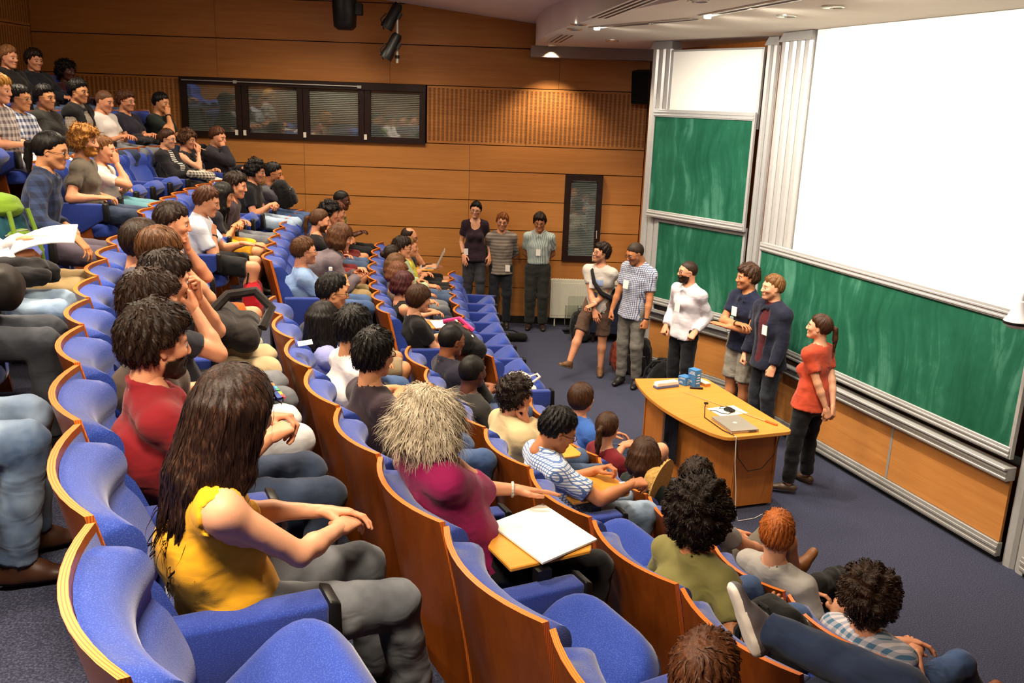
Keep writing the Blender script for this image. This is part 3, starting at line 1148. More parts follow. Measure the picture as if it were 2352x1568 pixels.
# ---- hands
HANDS = {}
def build_hand(pose, h):
    curl = {'relax': (18, 28, 20), 'flat': (4, 6, 4), 'fist': (78, 88, 55), 'grip': (48, 58, 35), 'point': (10, 12, 8)}[pose]
    f = Field((-.05, -.085, -.11), (.21, .085, .06), h)
    f.cone((-.035, 0, 0), (.01, 0, 0), .027, .026, .02, flat=(0, 0, 1), q=1.35)
    for i in range(4):
        y = .028 - i * .0185
        f.cone((.0, y * .55, 0), (.082 - .004 * abs(i - 1), y, 0), .019, .0125, .016, flat=(0, 0, 1), q=1.25)
    L = ((.043, .026, .021), (.048, .030, .022), (.045, .028, .021), (.034, .021, .019))
    for i in range(4):
        y = .028 - i * .0185
        p = V3(.084 - .004 * abs(i - 1) - (.008 if i == 3 else 0), y, 0)
        a = 0; sp = math.radians((1.5 - i) * (5 if pose != 'fist' else 1))
        r = .0090 - .0008 * (i == 3)
        for j in range(3):
            a += math.radians(curl[j] * (1 + .06 * i))
            d = V3(math.cos(a) * math.cos(sp), math.sin(sp), -math.sin(a))
            e = p + d * L[i][j]
            f.cone(p, e, r, r * .93, .004)
            p, r = e, r * .93
    th = {'relax': .6, 'flat': .75, 'fist': .15, 'grip': .25, 'point': .6}[pose]
    b = V3(.012, .022, -.008)
    d1 = unit(V3(.55, .62 * th + .2, -.35 if pose != 'flat' else -.1))
    m1 = b + d1 * .045
    d2 = unit(V3(.8, .38 * th - (.25 if pose in ('fist', 'grip') else 0), -.35 if pose != 'flat' else -.08))
    m2 = m1 + d2 * .033
    d3 = unit(V3(.9, .1 * th - (.35 if pose in ('fist', 'grip') else 0), -.3 if pose != 'flat' else -.05))
    f.cone(b, m1, .017, .0125, .014); f.cone(m1, m2, .0115, .0105, .005); f.cone(m2, m2 + d3 * .026, .0105, .009, .004)
    V, F = f.mesh()
    return smooth(V, F, 1, .3), F

def hand_mesh(pose, h):
    if (pose, h) not in HANDS:
        HANDS[(pose, h)] = build_hand(pose, h)
    return HANDS[(pose, h)]

# ---- materials for people
def _skin():
    t = NT('skin')
    at = t.n('ShaderNodeAttribute', attribute_name='Col')
    v = t.coord('Object')
    n = t.noise(v, 45, 3)
    t.col(t.mix(t.math('MULTIPLY', n, .3), at.outputs['Color'], t.mix(.5, at.outputs['Color'], hexc('#a8503a'))))
    t.set(rough=.5, spec=.35)
    t.bump(t.noise(v, 260, 2), .12, .002)
    return t.m
skin_mat = _skin()

def hair_mat(c, c2=None, rough=.42):
    key = 'hair_' + c + (c2 or '')
    if key in MATS:
        return MATS[key]
    t = NT(key)
    v = t.coord('Object')
    a = t.noise(t.coord('Object', (1, 1, .16)), 130, 3, .6, .3)
    b = t.noise(v, 12, 2)
    col, col2 = hexc(c), hexc(c2) if c2 else tuple(min(1, q * 2.3 + .012) for q in hexc(c))
    m = t.math('ADD', t.math('MULTIPLY', a, .7), t.math('MULTIPLY', b, .3))
    t.col(t.ramp(m, [(.3, dark(col, .65)), (.52, col), (.8, col2)]))
    t.set(rough=rough + .1, spec=.22)
    t.b.inputs['Anisotropic'].default_value = .5
    t.bump(a, .35, .004)
    MATS[key] = t.m
    return t.m

def cloth(c, pat=None, c2=None, s=1.0, rough=.85):
    """woven cloth; patterns are print or weave: check, stripe (level), vstripe, plaid, denim"""
    key = 'cloth_%s_%s_%s_%s' % (c, pat, c2, s)
    if key in MATS:
        return MATS[key]
    t = NT(key)
    v = t.coord('Object')
    x, y, z = t.sep(v)
    base = hexc(c); o = hexc(c2) if c2 else dark(base, .7)
    n = t.noise(v, 6, 3)
    col = t.mix(t.math('MULTIPLY', n, .4), base, dark(base, .75))
    def band(q, per, frac):
        return t.math('LESS_THAN', t.math('FRACT', t.math('DIVIDE', q, per)), frac)
    hy = t.math('ADD', y, t.math('MULTIPLY', x, .6))
    if pat == 'check':
        m = t.math('MAXIMUM', band(hy, .017 * s, .3), band(z, .017 * s, .3))
        col = t.mix(m, col, o)
    elif pat == 'plaid':
        m = t.math('MULTIPLY', t.math('ADD', band(hy, .06 * s, .5), band(z, .06 * s, .5)), .5)
        col = t.mix(m, col, o)
    elif pat == 'stripe':
        col = t.mix(band(z, .03 * s, .5), col, o)
    elif pat == 'vstripe':
        col = t.mix(band(hy, .022 * s, .4), col, o)
    elif pat == 'denim':
        f = t.ramp(t.noise(v, 5.5, 3), [(.35, (0, 0, 0)), (.75, (1, 1, 1))])
        col = t.mix(f, col, o)
        g = t.noise(t.coord('Object', (1, 1, 1)), 300, 2)
        col = t.mix(t.math('MULTIPLY', g, .25), col, dark(base, 1.5))
    t.col(col)
    t.set(rough=rough, spec=.2, sheen=.1)
    w1 = t.noise(t.coord('Object', (1, 1, 1.8)), 7, 2, .45, .6)
    t.bump(t.math('ADD', w1, t.math('MULTIPLY', t.noise(v, 350, 1), .03)), .4, .03)
    MATS[key] = t.m
    return t.m

# ---- hair
CROWN = V3(-.055, .012, .108)
def build_hair(style, h, down, seed, locks, vol=1.0):
    """hair in head space; down is the pull of gravity in that frame"""
    rnd = random.Random(seed)
    S = dict(short=(.017, .9), buzz=(.004, 0), messy=(.028, 1.2), bowl=(.026, .4), medium=(.028, .6), long=(.022, .4), bob=(.026, .4), pony=(.013, .3),
             curly=(.042, 1.0), afro=(.062, 1.0), wild=(.060, 1.0), fringe=(.010, .4), bun=(.016, .3))[style]
    th, rag = S[0] * vol, S[1]
    R = .33 if style in ('long', 'wild') else .2
    lo, hi = V3(-.19, -.17, -.15), V3(.16, .17, .2)
    if style in ('long', 'bob', 'pony', 'wild', 'medium'):
        e = down * (.50 if style == 'long' else .34)
        lo = np.minimum(lo, e - .12); hi = np.maximum(hi, e + .12)
    f = Field(lo, hi, h)
    cap = .98
    sd_ = .6 if style in ('short', 'messy') else 1.0
    f.ell((-.014, 0, .030 + th * .25), (.102 + th * .8, .079 + th * sd_, .098 + th), .01)
    X, Y, Z = np.meshgrid(*f.ax, indexing='ij')
    line = {'bowl': ((-.13, -.105), (-.05, -.085), (0, -.03), (.03, .0), (.07, .035), (.14, .045)),
            'medium': ((-.13, -.12), (-.05, -.10), (0, -.045), (.03, .0), (.07, .06), (.14, .07)),
            'bob': ((-.13, -.14), (-.05, -.13), (0, -.12), (.045, -.06), (.07, .05), (.14, .062)),
            'long': ((-.13, -.14), (-.05, -.13), (0, -.12), (.03, -.05), (.07, .06), (.14, .075)),
            'curly': ((-.13, -.10), (-.05, -.09), (0, -.03), (.03, .01), (.07, .055), (.14, .07)),
            'afro': ((-.19, -.11), (-.05, -.11), (0, -.06), (.03, -.02), (.06, .03), (.1, .05), (.14, .06)),
            'wild': ((-.19, -.16), (-.05, -.15), (0, -.13), (.02, -.06), (.06, .05), (.14, .1)),
            'fringe': ((-.13, -.06), (-.05, -.05), (0, .0), (.02, .03), (.05, .15), (.14, .2)),
            'messy': ((-.13, -.075), (-.04, -.06), (0, -.008), (.03, .02), (.07, .06), (.14, .074)),
            }.get(style, ((-.13, -.068), (-.04, -.052), (0, .0), (.03, .03), (.06, .06), (.085, .078), (.14, .085)))
    lx, lz = zip(*line)
    zl = np.interp(X, lx, lz) + .012 * np.clip((np.abs(Y) - .05) / .03, 0, 1) * (X > .03)
    if style == 'fringe':
        top = np.sqrt(((X + .015)) ** 2 + Y ** 2) - .062
        f.a = np.maximum(f.a, -top * 1.0 - 0 * Z) if False else f.a
        f.a = np.where((Z > .06) & (top < 0), np.maximum(f.a, -top), f.a)
    ear = np.sqrt((X + .002) ** 2 + ((Z + .004) * .8) ** 2) - .024
    zl = zl + .006 * np.sin(Y * 130 + seed) * np.sin(X * 90 + seed * 2)
    tp = {'short': .05, 'messy': .04, 'pony': .05, 'bun': .05, 'fringe': .03, 'curly': .02, 'bowl': .015, 'medium': .02}.get(style, 0)
    if tp:
        f.a = f.a + th * .9 * np.clip(1 - (Z - zl) / tp, 0, 1) ** 1.5
    f.a = np.maximum(f.a, (zl - Z) * .85)
    if style in ('short', 'buzz', 'messy', 'fringe', 'pony', 'bun'):
        f.a = np.where(np.abs(Y) > .058, np.maximum(f.a, -ear), f.a)
    f.a = f.a.astype(np.float32)
    dn = unit(down)
    if style in ('long', 'wild', 'medium', 'bob'):
        n = 13
        ln = {'long': .40, 'wild': .135, 'medium': .07, 'bob': .10}[style]
        for i in range(n):
            a = math.radians(-112 + 224 * i / (n - 1)) + math.pi
            rr = rnd.uniform(.95, 1.05)
            p = V3(-.02 + (.088 + th * .6) * math.cos(a), (.072 + th * .7) * math.sin(a), .0)
            if p[0] > .035:
                continue
            L = ln * rnd.uniform(.72, 1.08) * (1.0 if abs(p[1]) < .06 else .92)
            out = unit(V3(p[0] + .02, p[1], 0)) * (.10 if style == 'wild' else .0)
            e = p * V3(1, 1, 1) + dn * L + out * .35 + (V3(-.01, 0, 0) if style == 'long' else 0)
            if style == 'long':
                e[1] *= 1.05
            m = (p + e) / 2 + unit(V3(p[0] + .03, p[1], 0)) * .012
            r0 = .024 if style != 'wild' else .04
            f.cone(p + V3(0, 0, .04), m, r0, r0 * 1.05, .02); f.cone(m, e, r0 * 1.05, .007 if style == 'long' else r0 * .8, .02)
    if style == 'wild':
        f = Field(lo, hi, h)
        f.ell((-.035, 0, .012), (.125, .14, .135), .03)
        f.ell((-.05, 0, -.065), (.115, .155, .10), .05)
        f.ell((.125, 0, -.02), (.09, .078, .12), .03, cut=True)
        f.ell((-.0, .0, .175), (.06, .055, .065), .02, cut=True)
        f.cone((-.03, 0, -.06), (-.05, 0, -.2), .05, .06, .02, cut=True)
    if style == 'pony':
        p = V3(-.118, 0, .035)
        f.cone(p + V3(.02, 0, 0), p + V3(-.012, 0, .004), .022, .016, .01)
        q = p + V3(-.035, 0, -.01); e = q + dn * .10 + V3(-.01, 0, 0); g = e + dn * .12
        f.cone(p, q, .016, .024, .01); f.cone(q, e, .024, .026, .01); f.cone(e, g, .026, .008, .01)
    if style == 'bun':
        f.ell((-.125, 0, .02), (.035, .04, .04), .01)
    V, F = f.mesh()
    if len(V) == 0:
        return V, F, None
    V = smooth(V, F, 1, .4)
    N = vnormals(V, F)
    if style in ('curly', 'afro', 'wild'):
        V = V + N * ((.011 if style != 'wild' else .008) * snoise(V, 120, seed) + .009 * snoise(V, 55, seed + 3))[:, None]
    elif style != 'buzz':
        rel = V - CROWN
        ang = np.arctan2(rel[:, 1], rel[:, 0])
        rad = np.linalg.norm(rel, axis=1)
        V = V + N * (.0035 * rag * (np.sin(ang * 17 + 9 * rad / .1 + seed) + .8 * np.sin(ang * 31 - 14 * rad / .1 + seed * 2)) * np.clip(rad / .05, 0, 1) + .003 * rag * snoise(V, 60, seed))[:, None]
    # locks
    if locks:
        N = vnormals(V, F)
        kd = __import__('mathutils').kdtree.KDTree(len(V))
        for i, p in enumerate(V):
            kd.insert(p, i)
        kd.balance()
        LV, LF = [], []
        seg = {'curly': 9, 'afro': 9, 'wild': 8, 'long': 7, 'buzz': 2}.get(style, 5)
        step = {'curly': .007, 'afro': .008, 'wild': .016, 'long': .026, 'bob': .018, 'buzz': .004, 'short': .009, 'pony': .014, 'bowl': .015, 'medium': .016, 'messy': .013}.get(style, .012)
        rs = np.random.RandomState(seed + 11)
        starts = rs.randint(0, len(V), locks)
        for st in starts:
            if style == 'long' and V[st][0] > .05:
                continue
            p = V[st].copy()
            co, no = p, N[st]
            wd = {'curly': .0035, 'afro': .0035, 'wild': .0028, 'long': .005, 'buzz': .0012, 'short': .0036}.get(style, .0046) * rs.uniform(.6, 1.3) * (1.25 if h > .009 else .9 if h > .007 else .68)
            lift = rs.uniform(.0, .006) * (.4 + rag)
            ph = rs.uniform(0, 6.28); tw = rs.uniform(-.35, .35)
            fl = None
            pts = []
            for j in range(seg + 1):
                g = (co - CROWN); g = g - no * (g @ no)
                g = unit(g) + (dn * .8 if style in ('long', 'bob', 'pony', 'medium', 'bowl', 'wild') else dn * .25)
                g = g - no * (g @ no)
                if np.linalg.norm(g) < 1e-4:
                    break
                g = unit(g)
                sd = np.cross(no, g)
                d = unit(g + sd * (tw + (.5 * rag * rs.uniform(-.5, .5)))) if fl is None else unit(fl * .55 + g * .45 + sd * tw * .3)
                d = unit(d - no * (d @ no) * .8)
                fl = d
                sd = unit(np.cross(no, d))
                u = j / seg
                off = lift * math.sin(min(1, u * 1.2) * 2.2) + (.004 if style in ('messy', 'wild') else .0015) * u
                q = co + no * (off - .001)
                if style in ('curly', 'afro', 'wild'):
                    am = .008 if style != 'wild' else .006
                    q = q + (sd * math.cos(ph + j * 1.5) + no * (1 + math.sin(ph + j * 1.5))) * am
                w_ = wd * (1 - .85 * u ** 2)
                pts.append((q - sd * w_, q + sd * w_))
                nx = q + (unit(d + dn * .6) if style == 'long' and u > .5 else d) * step
                c2, ii, _ = kd.find(nx)
                if np.linalg.norm(np.array(c2) - nx) > .03 and style not in ('long', 'wild'):
                    break
                co = nx if (style == 'wild' and u > .5) or (style == 'long' and np.linalg.norm(np.array(c2) - nx) > .012) else np.array(c2)
                no = N[ii]
            if len(pts) < 2:
                continue
            b = len(LV)
            for a, c in pts:
                LV.append(a); LV.append(c)
            for j in range(len(pts) - 1):
                LF.append((b + 2 * j, b + 2 * j + 1, b + 2 * j + 3, b + 2 * j + 2))
        if LF:
            F = np.concatenate([F, np.array(LF) + len(V)])
            V = np.concatenate([V, np.array(LV)])
    return V, F, None

# ---- glasses, shared
def _glasses():
    mb = MB()
    for s in (-1, 1):
        c = V3(.103, s * .032, .006)
        pts = [(c[0] - .012 * (abs(c[1] + .022 * math.cos(a) * s) / .05) ** 2, c[1] + .023 * math.cos(a), c[2] + .016 * math.sin(a)) for a in [2 * math.pi * i / 14 for i in range(15)]]
        mb.tube(pts, .0021, 5, False)
        mb.tube([(.092, s * .055, .010), (.06, s * .077, .010), (.0, s * .083, .010), (-.012, s * .082, -.004)], .0017, 5)
    mb.tube([(.104, -.010, .010), (.107, 0, .013), (.104, .010, .010)], .0017, 5)
    return mb.me('glasses', plain('spectacle_frame', '#120f0e', .6, .2))
GLASSES = _glasses()

SKINS = {'pale': '#d99f7c', 'fair': '#d39470', 'tan': '#b97a51', 'asian': '#c98f63', 'brown': '#7a4a2e', 'dark': '#40261a'}
DETAIL = 1.0

def person(name_label, o, th, sp, group):
    """builds one person in the frame (o, heading th); sp is the pose and look"""
    g = sp.get
    s = g('s', 1.0)
    near = g('near', 0)           # 0 far, 1 middle, 2 close
    H = (.021, .017, .0135)[near]
    root = empty('person', o, th, name_label, 'person', group)
    stand = g('stand', False)
    # --- skeleton
    head = V3(*g('head', (.28, 0, 1.18)))
    yaw, pitch, roll = g('look', (0, 0, 0))
    HR = head_rot(yaw, pitch, roll)
    hip = V3(*g('hip', (min(.39, max(.33, head[0] + .08)), head[1] * .5, .545) if not stand else (0, 0, .93 * s)))
    Lsp = .50 * s
    c7 = head + V3(*g('c7off')) if g('c7off') else head - HR[:, 2] * .115 * s - V3(0, 0, .055 * s) - HR[:, 0] * .045 * s
    d = c7 - hip
    L = np.linalg.norm(d)
    if L > Lsp * 1.04 and not stand:
        hip = c7 - d / L * Lsp * 1.04
        if hip[2] > .60:
            hip[2] = .58
        d = c7 - hip; L = np.linalg.norm(d)
    up = d / L
    tyaw = math.radians(g('turn', yaw * .25))
    lat0 = V3(-math.sin(tyaw), math.cos(tyaw), 0)
    lat0 = unit(lat0 + V3(0, 0, g('shrug', 0)))
    lat = unit(lat0 - up * (lat0 @ up))
    fwd = np.cross(lat, up)
    bulge = math.sqrt(max(0, (Lsp * .5) ** 2 - (min(L, Lsp) * .5) ** 2)) * .8
    mid = (hip + c7) / 2 - fwd * bulge + fwd * g('chest', .01)
    fem = g('fem', False)
    big = g('big', 1.0)
    sw = (.165 if not fem else .150) * s
    sh = {k: c7 - up * .045 * s + lat * sw * k + fwd * .01 - V3(0, 0, .012) for k in (-1, 1)}
    hj = {k: hip + lat * .085 * s * k + fwd * 0 for k in (-1, 1)}
    la, lf = .285 * s, .25 * s
    lt, ls = (.475 * s, .44 * s) if not stand else (.425 * s, .425 * s)
    arms, legs = {}, {}
    def res(h_):
        """hand target: ('h', x, y, z) is relative to the head's own axes, else in the person's frame"""
        if h_[0] == 'h':
            return head + HR @ V3(*h_[1:4]) * s
        return V3(*h_[:3])
    for k, nm in ((-1, 'rh'), (1, 'lh')):
        dflt = (hip[0] + .24, k * .12, hip[2] + .15) if not stand else (.02, k * .26, .78 * s)
        hd = res(g(nm, dflt))
        pole = V3(*g(nm + '_pole', (-.5, k * .7, -.75) if not stand else (-1, k * .35, -.1)))
        el, wr = ik(sh[k], hd, la, lf, pole)
        arms[k] = (el, wr)
    for k, nm in ((-1, 'rf'), (1, 'lf')):
        ft = V3(*g(nm, (.76, k * .13, .085) if not stand else (.0, k * .10, .085)))
        pole = V3(*g(nm + '_pole', (.6, k * .08, 1) if not stand else (1, k * .1, .0)))
        kn, an = ik(hj[k], ft, lt, ls, pole)
        legs[k] = (kn, an)
    allp = np.array([head, hip, c7, mid] + [q for k in (-1, 1) for q in (*arms[k], *legs[k], sh[k])])
    lo, hi = allp.min(0) - .24, allp.max(0) + .24
    # --- body
    def torso(f, e, hem=None, k=.05):
        w0, w1, w2 = (.135, .150, .125) if not fem else (.145, .125, .115)
        w0, w1, w2 = (q * s * big + e for q in (w0, w1, w2))
        if hem is None:
            f.cone(hip - up * .02, hip + up * .08, w0 * 1.05, w0, k, fwd, 1.35)
            f.cone(hip + up * .06, mid, w0 * .98, w1 * .98, k, fwd, 1.38)
        else:
            cp = [(hip + up * hem, -up)]
            f.cone(hip + up * min(hem, .0), hip + up * .08, w0 * ((1.26 if fem else 1.18) if stand else 1.12) + .012, w0 * 1.03, k, fwd, 1.18 if stand else 1.3, clip=cp)
            f.cone(hip + up * .06, mid, w0 * 1.0, w1 * .99, k, fwd, 1.38, clip=cp)
        f.cone(mid, c7 - up * .16, w1 * .98, w1, k, fwd, 1.42)
        f.cone(c7 - up * .16, c7 - up * .07, w1, w2, k, fwd, 1.5)
        f.cone(sh[-1] + lat * .01, sh[1] - lat * .01, (.058 if not fem else .05) * s + e, (.058 if not fem else .05) * s + e, k, fwd, 1.1)
        f.cone(c7 - up * .03, sh[1] - up * .0, .05 * s + e, .05 * s + e, k)
        f.cone(c7 - up * .03, sh[-1] - up * .0, .05 * s + e, .05 * s + e, k)
        if fem:
            for q in (-1, 1):
                f.ell(c7 - up * .22 + fwd * .085 + lat * .065 * q, (.052 + e, .052 + e, .052 + e), .03)
        else:
            f.cone(c7 - up * .17 + fwd * .05 + lat * .06, c7 - up * .17 + fwd * .05 - lat * .06, .06 * big + e, .06 * big + e, .04)
    nb = head - HR[:, 2] * .055 * s - HR[:, 0] * .03 * s
    f = Field(lo, hi, H)
    torso(f, 0)
    f.cone(c7 - up * .02, nb, .058 * s, .053 * s, .03)
    ar, br, wr_ = (.046, .040, .027) if not fem else (.040, .035, .024)
    for k in (-1, 1):
        el, wr = arms[k]
        f.cone(sh[k], el, ar * 1.12 * s * big, br * s, .03)
        f.cone(el, el + (wr - el) * .35, br * s, br * 1.02 * s, .02)
        f.cone(el + (wr - el) * .35, wr, br * .98 * s, wr_ * s, .02)
        kn, an = legs[k]
        f.cone(hj[k], kn, .082 * s * big, .055 * s, .04)
        f.cone(kn, kn + (an - kn) * .35, .055 * s, .056 * s, .03)
        f.cone(kn + (an - kn) * .35, an, .056 * s, .036 * s, .03)
    V, F = f.mesh()
    V = smooth(V, F, 1, .4)
    skin = hexc(SKINS[g('skin', 'fair')])
    hairc = hexc(g('hair', ('short', '#2a1a10'))[1])
    Cc = np.tile(np.array(skin), (len(V), 1))
    Vs, Fs, Cs = [V], [F], [Cc]
    base = len(V)
    hk = (.0085, .007, .0055)[near]
    if hk not in HEADS:
        HEADS[hk] = build_head(hk)
    hv, hf, he = HEADS[hk]
    hs = V3(*g('hscale', (1, 1, 1))) * s * (.96 if fem else 1.0)
    hw_ = hv * hs
    Vs.append(head + hw_ @ HR.T); Fs.append(hf + base); base += len(hv)
    hc = np.tile(np.array(skin), (len(hv), 1))
    red = np.array(skin) * np.array([.92, .55, .55])
    mixc = lambda a, b, m: a * (1 - m[:, None]) + np.asarray(b) * m[:, None]
    hc = mixc(hc, red, he[:, 0] * (.75 if fem else .5))
    hc = mixc(hc, np.array(skin) * np.array([1.05, .8, .75]), he[:, 2] * .4)
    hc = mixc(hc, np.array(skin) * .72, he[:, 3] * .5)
    hc = mixc(hc, np.array(hairc) * .8, he[:, 1] * .8)
    bd = g('beard', 0)
    if bd:
        hc = mixc(hc, np.array(hairc), he[:, 4] * (.35 if bd == 1 else .8))
    if g('hair', ('short',))[0] in ('buzz', 'fringe'):
        sc_ = np.clip((hv[:, 2] - .05 + .5 * np.clip(-hv[:, 0], -.05, .05)) / .02, 0, 1) * (hv[:, 0] < .07)
        hc = mixc(hc, np.array(hairc), sc_ * (.55 if g('hair')[0] == 'buzz' else .05))
    Cs.append(hc)
    for k in (-1, 1):
        ev, ef = EYE
        p = (ev + V3(.0815, k * .032, .008)) * hs
        Vs.append(head + p @ HR.T); Fs.append(ef + base); base += len(ev)
        ec = np.tile(np.array((.45, .42, .4)), (len(ev), 1))
        ec[ev[:, 0] > .007] = (.03, .02, .015)
        Cs.append(ec)
    # hands
    hh_ = (.0075, .006, .0045)[near]
    for k, nm in ((-1, 'rh'), (1, 'lh')):
        if g(nm + '_hide'):
            continue
        el, wr = arms[k]
        pv, pf = hand_mesh(g(nm + '_pose', 'relax'), hh_)
        fd = unit(unit(wr - el) * .8 + unit(V3(*g(nm + '_dir', tuple(wr - el)))) * 1.4)
        dz = V3(*g(nm + '_back', (0, k * .35, 1)))
        dz = dz - fd * (dz @ fd)
        dz = unit(dz)
        sy = np.cross(dz, fd)
        q = pv.copy() * s * (.93 if fem else 1.0)
        if k == 1:
            q[:, 1] *= -1; pf = pf[:, ::-1]
        W = wr + fd * .008 + q[:, :1] * fd + q[:, 1:2] * sy + q[:, 2:3] * dz
        Vs.append(W); Fs.append(pf + base); base += len(pv)
        Cs.append(np.tile(np.array(skin) * np.array([1, .93, .9]), (len(pv), 1)))
    me = np_mesh('body', np.concatenate(Vs), np.concatenate(Fs), [skin_mat], np.concatenate(Cs))
    put('body', me, root)
    # --- top
    kind, tm = g('top', ('tee', cloth('#777777')))[:2]
    sl = {'tank': 0, 'tee': .62, 'polo': .62, 'shirt': .7, 'long': 1.92, 'jacket': 1.94, 'half': 1.35}[kind]
    e = {'tank': .008, 'tee': .011, 'polo': .011, 'shirt': .014, 'long': .013, 'jacket': .024, 'half': .014}[kind]
    f = Field(lo, hi, H)
    if kind == 'tank':
        torso(f, e, hem=-.005 if not stand else -.09)
        for q in (-1, 1):
            el, wr = arms[q]
            f.cone(sh[q] + lat * .034 * q, el, .060 * s, .05 * s, .01, cut=True)
    else:
        torso(f, e, hem=(.085 if not g('untuck', 1) else -.09 if stand else -.005))
        for k in (-1, 1):
            el, wr = arms[k]
            d1 = unit(el - sh[k])
            if sl <= 1:
                p = sh[k] + (el - sh[k]) * sl
                f.cone(sh[k], p + d1 * .03, ar * 1.15 * s * big + e, br * 1.12 * s + e + .008, .03, clip=[(p, d1)])
            else:
                f.cone(sh[k], el, ar * 1.12 * s * big + e, br * 1.05 * s + e, .03)
                d2 = unit(wr - el)
                p = el + (wr - el) * (sl - 1)
                f.cone(el, p + d2 * .02, br * 1.05 * s + e, (wr_ + .012) * s + e * .8, .02, clip=[(p, d2)])
    if g('outer'):
        V, F = f.mesh()
        put('shirt', np_mesh('shirt', smooth(V, F, 1, .35), F, [tm]), root)
        ok_, tm = g('outer')
        f = Field(lo, hi, H)
        torso(f, e + .014, hem=(-.13 if stand else -.01))
        if ok_ != 'vest':
            for k in (-1, 1):
                el, wr = arms[k]
                d2 = unit(wr - el); p = el + (wr - el) * .9
                f.cone(sh[k], el, ar * 1.12 * s * big + e + .012, br * 1.05 * s + e + .012, .03)
                f.cone(el, p + d2 * .02, br * 1.05 * s + e + .012, (wr_ + .016) * s + e, .02, clip=[(p, d2)])
        f.cone(c7 + fwd * .10 - up * .02, hip + fwd * .20, .055, .075, .01, cut=True)
        kind = 'jacket' if ok_ != 'vest' else 'vest'
    nk = g('neck', .0)
    f.cone(c7 - up * .02 + fwd * nk, nb + fwd * (.02 + nk), .062 * s + nk * .35, .075 * s + nk * .4, .01, cut=True)
    if nk:
        f.ell(c7 + fwd * .09 - up * .05, (.05 + nk * .5,) * 3, .01, cut=True)
    if kind in ('polo', 'shirt', 'jacket', 'long', 'vest') and g('collar', kind != 'long'):
        ax = unit(nb - c7)
        ctr = c7 + ax * .048 + fwd * .008
        cl, cf = lat, np.cross(lat, ax)
        ring = [ctr + (cl * math.cos(a) + cf * math.sin(a)) * .071 * s - up * .040 * max(0, math.sin(a)) + cf * .014 * max(0, math.sin(a)) for a in np.linspace(math.radians(100), math.radians(440), 11)]
        for a, b in zip(ring[:-1], ring[1:]):
            f.cone(a, b, .0145, .0145, .006)
            f.cone(a - up * .020, b - up * .020, .016, .016, .006)
        for q_, e_ in ((ring[0], -1), (ring[-1], 1)):
            sd_ = np.sign((q_ - ctr) @ lat)
            f.cone(q_ - up * .005, q_ - up * .05 + lat * sd_ * .030 + fwd * .012, .015, .010, .006)
    V, F = f.mesh()
    V = smooth(V, F, 3 if kind == 'tank' else 1, .4)
    N = vnormals(V, F)
    V = V + N * (.0045 * snoise(V, 42, len(name_label)) + .003 * snoise(V * V3(1, 1, .45), 95, 3))[:, None]
    put({'tank': 'top', 'jacket': 'jacket', 'vest': 'vest', 'tee': 't_shirt', 'polo': 'polo_shirt'}.get(kind, 'shirt'), np_mesh('shirt', V, F, [tm]), root)
    # --- trousers / shorts
    pl, pm = g('pants', ('long', cloth('#2c3a55', 'denim', '#52678a')))[:2]
    pe = g('loose', .014)
    f = Field(lo, hi, H)
    w0 = (.145 if fem else .135) * s * big + (.006 if g('untuck', 1) else .02)
    f.cone(hip - up * .03, hip + up * (.05 if not stand else .10), w0 * 1.04, w0 * .98, .05, fwd, 1.33, clip=[(hip + up * (.08 if not stand else .12), up)])
    for k in (-1, 1):
        kn, an = legs[k]
        if pl == 'long':
            f.cone(hj[k], kn, .086 * s * big + pe, .060 * s + pe, .022)
            d2 = unit(an - kn); p = an - d2 * .01
            f.cone(kn, p + d2 * .02, .060 * s + pe, .047 * s + pe, .03, clip=[(p, d2)])
        else:
            d1 = unit(kn - hj[k]); p = hj[k] + (kn - hj[k]) * {'short': .62, 'shorts': .88, 'crop': 1.0, 'bermuda': .98}[pl]
            f.cone(hj[k], p + d1 * .04, .086 * s * big + pe, .063 * s + pe + .008, .018, clip=[(p, d1)])
            if pl == 'crop':
                p = kn + (an - kn) * .5; d2 = unit(an - kn)
                f.cone(kn, p + d2 * .02, .064 * s + pe, .060 * s + pe, .03, clip=[(p, d2)])
    V, F = f.mesh()
    V = smooth(V, F, 1, .35)
    N = vnormals(V, F)
    V = V + N * (.005 * snoise(V * V3(1, .5, 1), 48, 7) + .0035 * snoise(V * V3(1.2, .6, .8), 95, 2))[:, None]
    put('trousers' if pl == 'long' else 'shorts', np_mesh('trousers', V, F, [pm]), root)
    # --- shoes
    for k, nm in ((-1, 'rf'), (1, 'lf')):
        kn, an = legs[k]
        fd = V3(*g(nm + '_dir', (1, k * .12, -.05)))
        fd = unit(fd); sh_ = unit(an - kn)
        dn_ = V3(*g(nm + '_sole', tuple(sh_))); dn_ = unit(dn_ - fd * (dn_ @ fd))
        sole = an + dn_ * .075 * s
        make_shoe(root, an, sole, fd, dn_, s, g('shoe', ('#1d1a18', '#3a3330')), near)
    # --- hair
    st = g('hair', ('short', '#2a1a10'))
    seed = g('seed', sum(ord(c) for c in name_label) % 97)
    down = HR.T @ unit(V3(*g('fall', (0, 0, -1))))
    hl = (.0095, .008, .0065)[near]
    nl = {'curly': 420, 'afro': 700, 'wild': 900, 'long': 500, 'bob': 360, 'buzz': 0}.get(st[0], 300)
    nl = int(nl * (.5, .9, 2.0)[near])
    V, F, _ = build_hair(st[0], hl, down, seed, nl, g('vol', 1.0))
    if len(V):
        W = head + (V * hs) @ HR.T
        put('hair', np_mesh('hair', W, F, [hair_mat(st[1], st[2] if len(st) > 2 else None)]), root)
